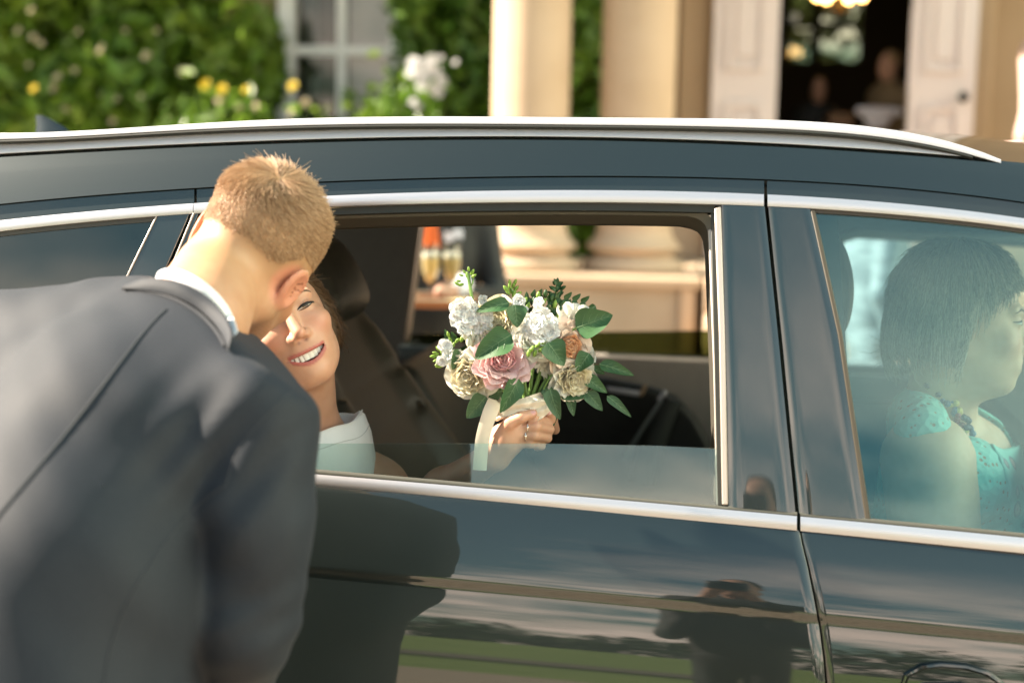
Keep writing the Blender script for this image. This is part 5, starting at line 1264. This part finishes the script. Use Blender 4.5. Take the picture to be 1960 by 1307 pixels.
def petals(key, m, n=3, **k): PT[key] = [petal_mesh(key + '_petal', m, seed=10 * len(PT) + i, **k) for i in range(n)]
petals('pink', M_pink, cup=.75, curl=.40, ruff=.03); petals('pinkd', M_pinkd, cup=.95, curl=.15, ruff=.05)
petals('peach', M_peach, cup=.9, curl=.2, ruff=.05); petals('peachp', M_peachp, cup=.8, curl=.45, ruff=.04)
petals('cream', M_cream, cup=.8, curl=.30, ruff=.055); petals('ivory', M_ivory, cup=.8, curl=.35, ruff=.05); petals('white', M_white, cup=.35, curl=.45, ruff=.10, nu=7, nv=6)
ROSE = [(8, .66, 1.22, .80, 0, -.28), (8, .50, .98, .78, 0, -.20), (8, .42, .72, .74, 0, -.14), (9, .34, .52, .70, 1, -.10), (9, .26, .36, .66, 1, -.06), (8, .18, .24, .62, 1, -.02), (6, .10, .14, .58, 1, .0), (4, .04, .06, .54, 1, .0)]
rose(962, 693, .075, 45, frame(.12, .30, .3), None, ROSE, label='pink garden rose', seed=1, petal=[PT['pink'], PT['pinkd']])
rose(1082, 664, .055, 40, frame(.50, .0, .2), None, ROSE, label='peach garden rose', seed=2, petal=[PT['peachp'], PT['peach']])
FULL = [(7, .55, 1.25, .85, 0, -.30), (8, .48, 1.0, .80, 0, -.2), (9, .40, .78, .74, 1, -.12), (9, .32, .58, .68, 1, -.06), (8, .24, .42, .62, 1, .0), (7, .14, .28, .58, 1, .02), (5, .06, .14, .54, 1, .04)]
rose(903, 714, .052, 43, frame(-.45, -.35, .1), None, FULL, 'cream_rose', 'cream ruffled rose at the lower left', 3, [PT['ivory'], PT['cream']])
rose(952, 622, .045, 44, frame(-.12, .35, .1), None, FULL, 'cream_rose', 'cream rose behind the big leaf', 4, [PT['cream'], PT['cream']])
rose(1020, 650, .065, 38, frame(.05, .10, .5), None, FULL, 'white_rose', 'ivory rose at the centre', 5, [PT['ivory'], PT['ivory']])
rose(1094, 722, .048, 38, frame(.35, -.35, .2), None, FULL, 'cream_rose', 'ivory rose at the lower right', 6, [PT['ivory'], PT['cream']])
rose(1110, 688, .015, 28, frame(.6, .0, .2), None, FULL, 'white_rose', 'pale rose behind the peach one', 16, [PT['ivory'], PT['ivory']])
rose(935, 655, .050, 30, frame(-.1, .1, .9), None, FULL, 'cream_rose', 'small cream rose beside the big centre leaf', 17, [PT['cream'], PT['ivory']])
rose(1060, 700, .040, 26, frame(.2, -.2, .9), None, FULL, 'white_rose', 'small ivory rose under the peach one', 18, [PT['ivory'], PT['ivory']])
STK = [(5, .12, 1.30, .95, 0, .0), (5, .08, .95, .78, 0, .05), (4, .04, .6, .55, 0, .06)]
g_ = np.random.default_rng(5)
def stock(pts, r0, base=.05):
    for i, (x, y) in enumerate(pts): rose(x, y, base + g_.uniform(-.006, .012), r0 * g_.uniform(.85, 1.15), frame(g_.uniform(-.5, .5), g_.uniform(-.3, .5), g_.uniform(0, 6)), None, STK, 'stock_floret', None, 100 + i, [PT['white']])
stock([(882, 592), (900, 588), (878, 612), (896, 610), (913, 605), (887, 628), (930, 606), (905, 624), (922, 622)], 19, .055)
stock([(1036, 604), (1048, 622), (1028, 622), (1052, 636), (1040, 645), (1022, 632)], 20, .075)
stock([(852, 662), (858, 680), (846, 690), (1022, 690), (1030, 682), (1000, 596), (1032, 580), (925, 575), (992, 577)], 12, .045)
# long freesia petals on the right
for i, (x, y, a, s) in enumerate([(1082, 600, 1.9, 34), (1094, 606, 1.35, 40), (1104, 600, 1.0, 34), (1112, 612, .7, 30), (1088, 590, 1.7, 26)]):
    c = bp(x, y + 14, .035 + .004 * i); E = flower_empty('freesia_petal', c); put(PT['ivory'][i % 3], 'petal', E, frame(.1, .1, a - math.pi / 2), c, s * PXM, (.62, 1, 1))

# leaves: each its own bent blade with a mid rib
def leaf(bx, by, tx, ty, wpx, off=.05, bend=.10, tilt=0.0, m=None, round_=.55, doff=0, name='leaf'):
    """blade from base pixel to tip pixel, wpx wide; doff pushes the tip towards the viewer"""
    a = bp(bx, by, off); b = bp(tx, ty, off + doff); L = np.linalg.norm(b - a); y = nrm(b - a); z = nrm(-FW - y * np.dot(-FW, y)); x = np.cross(y, z)
    ca, sa = math.cos(tilt), math.sin(tilt); x, z = x * ca + z * sa, z * ca - x * sa; G = []
    for i in np.linspace(0, 1, 13):
        w_ = wpx * PXM * .5 * (math.sin(math.pi * i ** round_) ** .75 if 0 < i < 1 else 0) + .0003
        row = []
        for j in np.linspace(-1, 1, 7): row.append(a + y * L * i + x * w_ * j * (1 + .05 * math.sin(9 * i + j)) + z * (bend * L * math.sin(math.pi * i) + w_ * (.34 * j * j) - .05 * w_ * math.exp(-(j / .2) ** 2) + .06 * w_ * math.sin(7 * i + 2 * j)))
        G.append(row)
    o = MB().slab(np.array(G), z * -.0006).build(name, m or M_euc, BQ, sharp=70)
    if name == 'leaf':                       # raised paler midrib and side veins
        G = np.array(G); mb = MB().tube([p + z * .0002 for p in G[:-1, 3]], [.0009 * (1 - .07 * i) for i in range(12)], 5)
        for i in range(2, 11, 2):
            for q in (-1, 1): mb.tube([G[i, 3] + z * .0001, G[min(i + 1, 12), 3 + q] + z * .0003, G[min(i + 2, 12), 3 + 2 * q] * .8 + G[min(i + 2, 12), 3 + q] * .2 + z * .0003], [.00045, .0003, .0001], 4)
        mb.build('vein', M_vein, o)
    return o
LEAVES = [
 (1102, 628, 1173, 603, 56, .060, .05, .15, 0), (979, 640, 908, 687, 52, .098, .06, -.2, 0), (975, 580, 911, 597, 27, .070, .10, -.3, 0), (985, 583, 990, 627, 38, .080, .05, .3, 0),
 (1048, 655, 1080, 700, 46, .092, .05, .25, 0), (930, 758, 893, 800, 42, .060, .06, .2, 1), (992, 724, 957, 790, 36, .090, .06, .3, 0), (1052, 744, 1072, 803, 30, .070, .06, -.2, 1),
 (1128, 676, 1104, 712, 34, .068, .06, -.25, 0), (1147, 697, 1214, 719, 24, .050, .08, .3, 0), (1162, 758, 1208, 798, 17, .050, .08, .2, 1), (1122, 750, 1153, 786, 27, .045, .06, .2, 1), (1118, 722, 1162, 752, 26, .050, .05, .3, 0),
 (1072, 752, 1128, 758, 34, .046, .05, .5, 1), (1106, 748, 1140, 734, 24, .040, .05, .5, 0), (882, 668, 866, 708, 24, .062, .05, .2, 0), (962, 748, 924, 752, 26, .045, .05, .5, 1), (1062, 730, 1032, 762, 24, .05, .05, .1, 1),
 (1090, 760, 1098, 796, 18, .040, .05, .1, 1), (1060, 770, 1056, 820, 22, .030, .05, .1, 1), (1122, 700, 1158, 716, 20, .035, .05, .5, 0), (1040, 742, 1064, 766, 22, .055, .05, .1, 1), (1140, 585, 1118, 600, 16, .03, .05, .3, 0), (870, 655, 850, 640, 14, .03, .05, .3, 0), (1078, 690, 1064, 676, 20, .085, .05, .2, 0)]
for (bx, by, tx, ty, wp, off, bend, tilt, k) in LEAVES: leaf(bx, by, tx, ty, wp, off, bend, tilt, M_euc2 if k else M_euc)
# stems, leaf stalks
def stem(pts, r, m=M_stemg, name='stem'): return MB().tube([bp(*p) for p in pts], r, 8).build(name, m, BQ)
for pts in ([(1000, 795, .02), (985, 745, .03), (965, 700, .03)], [(1004, 795, .025), (1002, 740, .035), (1010, 660, .03)], [(1008, 795, .03), (1016, 740, .045), (1022, 690, .04)], [(1010, 795, .03), (1028, 735, .045), (1045, 690, .03)], [(1014, 795, .03), (1045, 730, .035), (1080, 690, .02)],
            [(996, 795, .02), (970, 750, .025), (915, 730, .03)], [(1012, 795, .03), (1034, 745, .05), (1060, 700, .04)], [(1006, 795, .035), (1008, 750, .05), (1000, 710, .05)], [(1016, 795, .02), (1060, 745, .02), (1100, 725, .02)], [(1002, 795, .035), (995, 750, .05), (1012, 715, .045)], [(1010, 795, .038), (1020, 755, .052), (1036, 705, .045)]): stem(pts, [.0030, .0026, .0022])
stem([(1040, 745, .06), (1052, 722, .066), (1062, 712, .06)], .0011); stem([(1060, 735, .05), (1080, 700, .03), (1147, 697, .05)], .0010, mat('brown_stalk', (.12, .085, .05), .5), 'stalk'); stem([(1080, 650, .05), (1090, 635, .06), (1104, 627, .06)], .0012)
# freesia and filler: buds on thin stems
M_budw = mat('pale_bud', (.62, .66, .50), .45, transl=.3, noise=(50, (.72, .74, .66), .4, .6))
bud_me = {}
def bud_mesh(m):
    if m.name not in bud_me:
        o = MB().lathe([(.05, -1), (.32, -.75), (.50, -.2), (.46, .25), (.26, .75), (.05, 1)], (0, 0, 0), None, 10).build('bud', m, None, sharp=80); bud_me[m.name] = o.data; bpy.data.objects.remove(o)
    return bud_me[m.name]
def bud(px, py, off, rpx, ang, m): put(bud_mesh(m), 'bud', BQ, rot_from(x=np.cross(UP, FW) * 1.0 + FW * .1, z=nrm(RT * math.cos(ang) + UP * math.sin(ang) - FW * .3)), bp(px, py, off), rpx * PXM)
def spray(stem_pts, buds, m, r=.0015, rp=6):
    stem(stem_pts, r)
    for i, (x, y, a) in enumerate(buds): bud(x, y, stem_pts[-1][2] + random.uniform(-.006, .006), rp * random.uniform(.8, 1.25), a, m)
spray([(906, 586, .05), (901, 556, .05), (896, 524, .05)], [(889, 520, 2.4), (897, 515, 1.6), (904, 521, 1.0), (883, 527, 2.8), (907, 528, .6), (894, 526, 1.6), (878, 538, 3.0), (882, 545, 3.4), (875, 543, 2.6)], M_bud, .0024, 5.5)
stem([(900, 552, .05), (905, 540, .052), (906, 527, .05)], .0012)
spray([(1000, 600, .03), (990, 575, .03), (978, 552, .03)], [(975, 548, 1.8), (983, 546, 1.2), (969, 553, 2.3), (979, 556, 1.5), (988, 552, .8), (972, 560, 2.4), (984, 562, 1.2), (992, 563, .6), (976, 541, 1.7), (986, 540, 1.2)], M_bud, .0016, 7)
spray([(1055, 600, .03), (1062, 570, .03), (1066, 545, .03)], [(1060, 542, 2.0), (1067, 538, 1.5), (1074, 543, 1.0), (1056, 551, 2.6), (1077, 551, .5), (1066, 552, 1.6), (1052, 560, 2.7), (1074, 562, .6)], M_darkg, .0016, 6)
spray([(865, 690, .045), (850, 680, .045), (835, 682, .045)], [(834, 676, 2.8), (829, 682, 3.2), (840, 668, 2.4), (846, 673, 2.0), (834, 690, 3.5), (848, 660, 1.9), (838, 697, 3.6), (868, 660, 1.2), (875, 652, .9), (866, 672, 2.2), (858, 640, 1.8), (842, 700, 3.4), (862, 650, 2.0), (884, 648, 1.2)], M_bud, .0014, 7)
for i, (x, y) in enumerate([(1010, 586), (1022, 576), (1040, 578), (1048, 590), (1062, 582), (1070, 594), (1030, 566), (1056, 570), (1004, 576), (1044, 562), (1068, 606), (1076, 580)]): bud(x, y, .038, 9, 1.2 + .3 * math.sin(i * 2.2), (M_bud, M_darkg)[i % 2])
for i, (x, y, a) in enumerate([(890, 640, 1.9), (905, 642, 1.4), (922, 636, 1.2), (898, 655, 1.7), (915, 652, 1.5), (930, 645, 1.0)]): bud(x, y, .058, 13, a, M_budw)
for i, (x, y, a) in enumerate([(1018, 668, 1.0), (1030, 660, .8), (1040, 656, .6), (1012, 676, 1.4), (1036, 668, .9), (1046, 662, .4), (1024, 676, 1.2), (1044, 672, .5)]): bud(x, y, .088, 8, a, M_bud)
def leaflet_row(pts, s, m):
    for i in range(len(pts) - 1):
        (x0, y0), (x1, y1) = pts[i], pts[i + 1]
        for q in (-1, 1): leaf((x0 + x1) / 2, (y0 + y1) / 2, (x0 + x1) / 2 + (x1 - x0) * .8 - q * (y1 - y0) * .9, (y0 + y1) / 2 + (y1 - y0) * .8 + q * (x1 - x0) * .9, s, .036, .08, .3 * q, m, name='leaflet')
leaflet_row([(1040, 580), (1056, 574), (1072, 571), (1088, 573), (1104, 576), (1120, 580)], 10, M_darkg); leaflet_row([(1002, 578), (1012, 570), (1024, 566), (1036, 564)], 9, M_darkg); leaflet_row([(1070, 575), (1066, 562), (1064, 550), (1068, 540)], 8, M_darkg)
leaflet_row([(880, 650), (866, 648), (852, 644)], 9, M_darkg); leaflet_row([(1050, 600), (1062, 592), (1076, 588), (1090, 586)], 10, M_darkg)
# inner mass of foliage so that no gaps show through the heart of it
ps = [leaf_cloud(420, PD(990, 650, D0 + .02), (.085, .06, .065), .011, 77, .5)]
V, F = join(ps); o = fastmesh('filler_foliage', V, F, M_darkg, BQ, smooth=False); o['kind'] = 'stuff'
# satin wrap, bow loops and tail
def ribbon(path, wid, m=M_ribbon, name='ribbon', nrm_dir=None, fold=.0):
    P = np.array([bp(*p) for p in path]); t = np.linspace(0, 1, len(P)); tt = np.linspace(0, 1, 26); k = min(4, len(P) - 1)
    C = np.stack([np.polyval(np.polyfit(t, P[:, j], k), tt) for j in range(3)], 1); W = np.interp(tt, np.linspace(0, 1, len(wid)), wid); G = []
    for i in range(len(C)):
        T = nrm(C[min(i + 1, 25)] - C[max(i - 1, 0)]); S_ = nrm(np.cross(T, nrm_dir if nrm_dir is not None else FW)); N_ = np.cross(S_, T)
        G.append([C[i] + S_ * W[i] * PXM * .5 * q + N_ * (fold * math.sin(q * 4 + i * .3) * .004 + .0015 * q * q) for q in np.linspace(-1, 1, 7)])
    return MB().slab(np.array(G), nrm(FW) * .0006).build(name, m, BQ, sharp=70)
mb = MB(); base_c = bp(1000, 800, .02); axu = nrm(UP + RT * .05)
mb.lathe([(.016, -.022), (.019, -.012), (.023, 0), (.026, .02), (.028, .03), (.024, .031)], base_c, rot_from(x=RT, z=axu).T, 24); mb.build('ribbon_wrap', M_ribbon, BQ)
ribbon([(945, 800, .055), (972, 785, .064), (1005, 775, .066), (1036, 765, .058), (1052, 762, .040)], [20, 26, 26, 28, 22], fold=1)
ribbon([(1046, 760, .045), (1042, 775, .056), (1030, 790, .060), (1012, 800, .058)], [24, 30, 26, 16], fold=1)
ribbon([(948, 765, .048), (958, 782, .058), (968, 792, .06)], [22, 26, 18], fold=1)
ribbon([(962, 806, .052), (985, 794, .062), (1015, 788, .062)], [14, 18, 14], fold=1)
ribbon([(948, 766, .060), (938, 790, .068), (928, 820, .066), (922, 850, .062), (918, 900, .055)], [26, 28, 26, 26, 26], name='ribbon_tail')
# ================================================================== people in the background, tray and glasses
def figure(name, label, foot, top_z, face, tops, legs, hair_c, arms=(), group=None, skin=M_skin_x, res=.014, extra=None, lean=0):
    """a standing person; arms = [(shoulder side, elbow, hand)] in world metres"""
    foot = np.asarray(foot, float); Hh = top_z - foot[2]; k = Hh / 1.75; f = nrm(np.asarray(face) * np.array([1, 1, 0])); rgt = np.array([f[1], -f[0], 0]); Z = np.array([0, 0, 1.0])
    E = empty(name, foot, label, 'person', group)
    at = lambda z, s=0, d=0: foot + Z * z * k + rgt * s * k + f * d * k
    hx = xf_head(f - Z * .08, Z + f * .08, at(1.63, 0, .015))
    hands = [h for _, _, h in arms] or []
    if not arms:
        arms = [(s, at(1.10, s * .25, -.03), at(.84, s * .24, .05)) for s in (-1, 1)]
    def skin_f(P):
        d = head_sdf((to_l(hx, P) / k).astype(np.float32), False) * k; d = smin(d, s_cap(P, at(1.55), at(1.44), .055 * k), .02)
        for s, e, h in arms:
            dr = nrm(h - e); d = smin(d, s_chain(P, [at(1.40), at(1.37, s * .17), e, e * .4 + h * .6, h, h + dr * .05 * k, h + dr * .10 * k], [.040 * k, .034 * k, .030 * k, .028 * k, .026 * k, .034 * k, .018 * k], .02), .01)
        return d
    def top_f(P):
        d = s_ell(P, at(1.24), (.20 * k, .135 * k, .30 * k), np.stack([rgt, f, Z])); d = smin(d, s_cap(P, at(1.37, -.155), at(1.37, .155), .068 * k), .06); d = smin(d, s_ell(P, at(.98), (.165 * k, .12 * k, .18 * k), np.stack([rgt, f, Z])), .06)
        for s, e, h in arms: d = smin(d, s_chain(P, [at(1.37, s * .19), e, e * .28 + h * .72], [.060 * k, .050 * k, .038 * k], .02), .025)
        d = d + .005 * wob(P, 22, 5)
        return smax(d, -s_cap(P, at(1.47, 0, .01), at(1.62, 0, .02), .060 * k), .01)
    def leg_f(P):
        d = s_ell(P, at(.93), (.155 * k, .115 * k, .14 * k), np.stack([rgt, f, Z]))
        for s in (-1, 1): d = smin(d, s_chain(P, [at(.88, s * .08), at(.48, s * .09, .015), at(.06, s * .09, -.01)], [.085 * k, .060 * k, .048 * k], .03), .03)
        return d
    lo = foot + np.array([-.75, -.75, 0]); hi = foot + np.array([.75, .75, Hh + .05])
    sdf_obj('body', skin_f, lo, hi, res * .8, skin, E); sdf_obj('top', top_f, lo, hi, res, tops, E); sdf_obj('trousers', leg_f, lo, hi, res * 1.3, legs, E)
    for s in (-1, 1):
        c = at(.04, s * .09, .05); sdf_obj('shoe', lambda P: smax(s_ell(P, c, (.05 * k, .13 * k, .05 * k), np.stack([rgt, f, Z])), foot[2] + .002 - P[:, 2], .004), c - .2, c + .2, .014, mat('dark_shoe', (.015, .012, .01), .4), E)
    def hair_f(P):
        L = (to_l(hx, P) / k).astype(np.float32); d = s_ell(L, (0, .026, .040), (.082, .098, .086)); return smax(d, -(L[:, 1] + .055 - .5 * np.clip(L[:, 2] - .03, -.2, .2)) - 0, .01) * k
    sdf_obj('hair', hair_f, hx[1] - .2 * k, hx[1] + .2 * k, .011, hair_c, E)
    return E, at, f, rgt, k
M_hair_x = mat('dark_hair', (.03, .02, .014), .6); M_hair_y = mat('fair_hair', (.30, .20, .10), .6)
M_dsuit = mat('black_suit', (.012, .014, .014), .7); M_blue = mat('pale_blue_shirt', (.085, .12, .15), .7, noise=(9, (.15, .20, .24), .4, .6, (1, 1, 6))); M_navy = mat('navy_trousers', (.03, .04, .06), .7)
# waiter with the tray
wd_ = 5.3; fx_ = PD(832, 500, wd_); foot = np.array([fx_[0], fx_[1], 0.0]); topz = PD(832, 238, wd_)[2]
tray_c = PD(828, 577, wd_ - .42)
tocam = nrm((CAM - foot) * np.array([1, 1, 0])); rg = np.array([tocam[1], -tocam[0], 0])
kk = topz / 1.75
el_r = foot + rg * .24 * kk + np.array([0, 0, 1.04 * kk]) + tocam * .06; el_l = foot - rg * .25 * kk + np.array([0, 0, 1.06 * kk]) + tocam * .05
E, at, f, rgt, k = figure('person', 'waiter in a black suit and orange tie holding a tray of flutes', foot, topz, tocam, M_dsuit, M_dsuit, M_hair_x, [(1, el_r, tray_c + rg * .20 - tocam * .02 - np.array([0, 0, .02])), (-1, el_l, PD(862, 560, wd_ - .40))])
tp = at(1.40, 0, .118); mb = MB(); q0 = PD(826, 428, wd_ - .20); q1 = PD(825, 474, wd_ - .20)
mb.slab(np.array([[q0 + RT * s * .022 + UP * .05 for s in (-1, 0, 1)], [q0 + RT * s * .020 - FW * .006 * (s == 0) for s in (-1, 0, 1)], [q1 + RT * s * .032 - FW * .008 * (s == 0) for s in (-1, 0, 1)]]), FW * .012)
mb.build('tie', mat('orange_tie', (.80, .14, .015), .5), E)
mb = MB(); c = PD(868, 450, wd_ - .175); mb.slab(np.array([[c + RT * x - UP * (.018 * (1 if y else -1)) + UP * (.006 * math.sin(x * 120)) + UP * x * .18 for x in np.linspace(-.034, .034, 7)] for y in (0, 1)]), FW * .02); mb.build('pocket_square', mat('white_linen', (.75, .74, .76), .8), E)
sdf_obj('cuff', lambda P: s_cap(P, PD(874, 552, wd_ - .36), PD(884, 545, wd_ - .30), .036, .04), PD(874, 552, wd_ - .36) - .12, PD(884, 545, wd_ - .30) + .12, .012, mat('white_cuff', (.75, .75, .80), .8), E)
TR = empty('tray', tray_c, 'round brown tray carried by the waiter behind the car', 'tray')
mb = MB(); mb.lathe([(.01, -.012), (.135, -.010), (.150, .004), (.155, .018), (.150, .019), (.140, .004), (.01, .002)], tray_c, None, 40); mb.build('dish', mat('copper_brown', (.30, .13, .06), .35, .6), TR)
MB().tube([tray_c + np.array([math.cos(a) * .153, math.sin(a) * .153, .019]) for a in np.linspace(0, 2 * math.pi, 48)], .004, 6, caps=False).build('rim', mat('pale_brass', (.75, .60, .40), .3, .9), TR)
M_fl = glass('clear_glass', (.93, .94, .92), .06); M_wine = mat('sparkling_wine', (.88, .74, .42), .15, transl=.6, coat=.5); M_foam = mat('pale_foam', (.85, .80, .70), .6)
sc_ = PXM * 0 + (wd_ - .42) / FPX
for px, lab in ((823, 'champagne flute on the left of the waiter tray'), (864, 'champagne flute nearest the pocket square on the tray')):
    d = wd_ - .44; b = PD(px, 572, d); t = PD(px, 462, d); hgt_ = float((t - b)[2]); c = np.array([b[0], b[1], tray_c[2] + .004]); hh = float(PD(px, 466, d)[2] - c[2])
    FLT = empty('champagne_flute', c, lab, 'glass', 'champagne flutes on the tray'); r = 17.5 * d / FPX
    MB().lathe([(.001, 0), (.026, .001), (.027, .003), (.006, .008), (.0038, .02), (.0038, hh * .28)], c, None, 24).build('stem', M_fl, FLT)
    MB().lathe([(.004, hh * .28), (r * .55, hh * .36), (r * .88, hh * .50), (r, hh * .66), (r * .98, hh * .82), (r * .90, hh), (r * .86, hh), (r * .94, hh * .80), (r * .95, hh * .66), (r * .83, hh * .50), (r * .50, hh * .37), (.002, hh * .30)], c, None, 28).build('bowl', M_fl, FLT, sharp=80)
    MB().lathe([(.002, hh * .305), (r * .48, hh * .375), (r * .81, hh * .50), (r * .93, hh * .66), (r * .925, hh * .76), (.001, hh * .762)], c, None, 24).build('wine', M_wine, FLT)
    MB().lathe([(.001, hh * .763), (r * .92, hh * .763), (r * .91, hh * .84), (.001, hh * .845)], c, None, 24).build('foam', M_foam, FLT)
# guest in a pale blue shirt beyond the front window
d = 5.6; p = PD(1672, 560, d); figure('person', 'guest in a pale blue striped shirt standing beyond the front window', (p[0], p[1], 0), PD(1690, 262, d)[2], RT, M_blue, M_blue, M_hair_x)
# people in the hall
p = HP(*((wu(1702, 150, 2.6)), 2.6, ZT)); hd = HX(1702, 98, 2.6)[1]
E, at, f, rgt, k = figure('person', 'fair haired person in tan clothes inside the doorway by the white door', p, hd, -EU * .8 - EV * .5, mat('tan_top', (.22, .16, .09), .8), M_dsuit, M_hair_y)
cc_ = HP(wu(1682, 212, 2.35), 2.35, HX(1682, 214, 2.35)[1]); CL = sdf_obj('white_cloth', lambda P: smin(s_box(P, cc_, (.16, .05, .025), .02, HAX), s_ell(P, cc_ - EZ * .05, (.09, .05, .08), HAX), .05) + .008 * wob(P, 40, 3), cc_ - .3, cc_ + .3, .012, mat('white_linen_cloth', (.75, .74, .82), .8)); tag(CL, 'white folded cloth held in front of the person inside the doorway', 'cloth')
p = HP(wu(1566, 190, 3.4), 3.4, ZT); figure('person', 'person in dark clothes standing deep in the shaded hall', p, HX(1566, 148, 3.4)[1], -EV, M_dsuit, M_dsuit, M_hair_x)
# guest cut by the right edge
p = HP(HX(2030, 200, .6)[0], .6, ZT); figure('person', 'guest with bare arm standing on the portico at the right edge', p, ZT + 1.66, -EU * .3 - EV, mat('blush_dress', (.60, .42, .36), .7), mat('blush_skirt', (.60, .42, .36), .7), M_hair_y, [(1, HP(HX(1968, 240, .5)[0], .5, HX(1968, 200, .5)[1]), HP(HX(1950, 285, .40)[0], .40, HX(1950, 285, .40)[1])), (-1, HP(HX(2085, 240, .6)[0], .6, HX(2085, 240, .6)[1]), HP(HX(2085, 320, .6)[0], .55, HX(2085, 330, .6)[1]))])
# the photographer, standing behind the lens and mirrored in the doors
bk = nrm(FW * np.array([1, 1, 0])); pc = CAM - bk * .34; foot = np.array([pc[0], pc[1], 0])
E, at, f, rgt, k = figure('person', 'photographer in dark clothes mirrored in the car doors', foot, 1.60, bk, mat('dark_grey_top', (.03, .03, .028), .8), M_dsuit, M_hair_x, [(1, foot + np.array([0, 0, 1.02]) + RT * .19 + bk * .10, CAM - bk * .16 + RT * .05 - np.array([0, 0, .06])), (-1, foot + np.array([0, 0, 1.00]) - RT * .19 + bk * .12, CAM - bk * .14 - RT * .05 - np.array([0, 0, .08]))])
mb = MB(); mb.box(CAM - bk * .13, (.062, .035, .045), np.stack([nrm(RT * np.array([1, 1, 0])), bk, EZ])); ph = mb.build('photo_camera', mat('camera_black', (.012, .012, .012), .5), None, bevel=.01); tag(ph, 'black camera held up by the mirrored photographer', 'camera')
MB().lathe([(.034, 0), (.036, .02), (.036, .05), (.032, .052)], CAM - bk * .096, rot_from(x=nrm(RT * np.array([1, 1, 0])), z=bk).T, 20).build('lens', mat('lens_black', (.01, .01, .01), .3), ph)
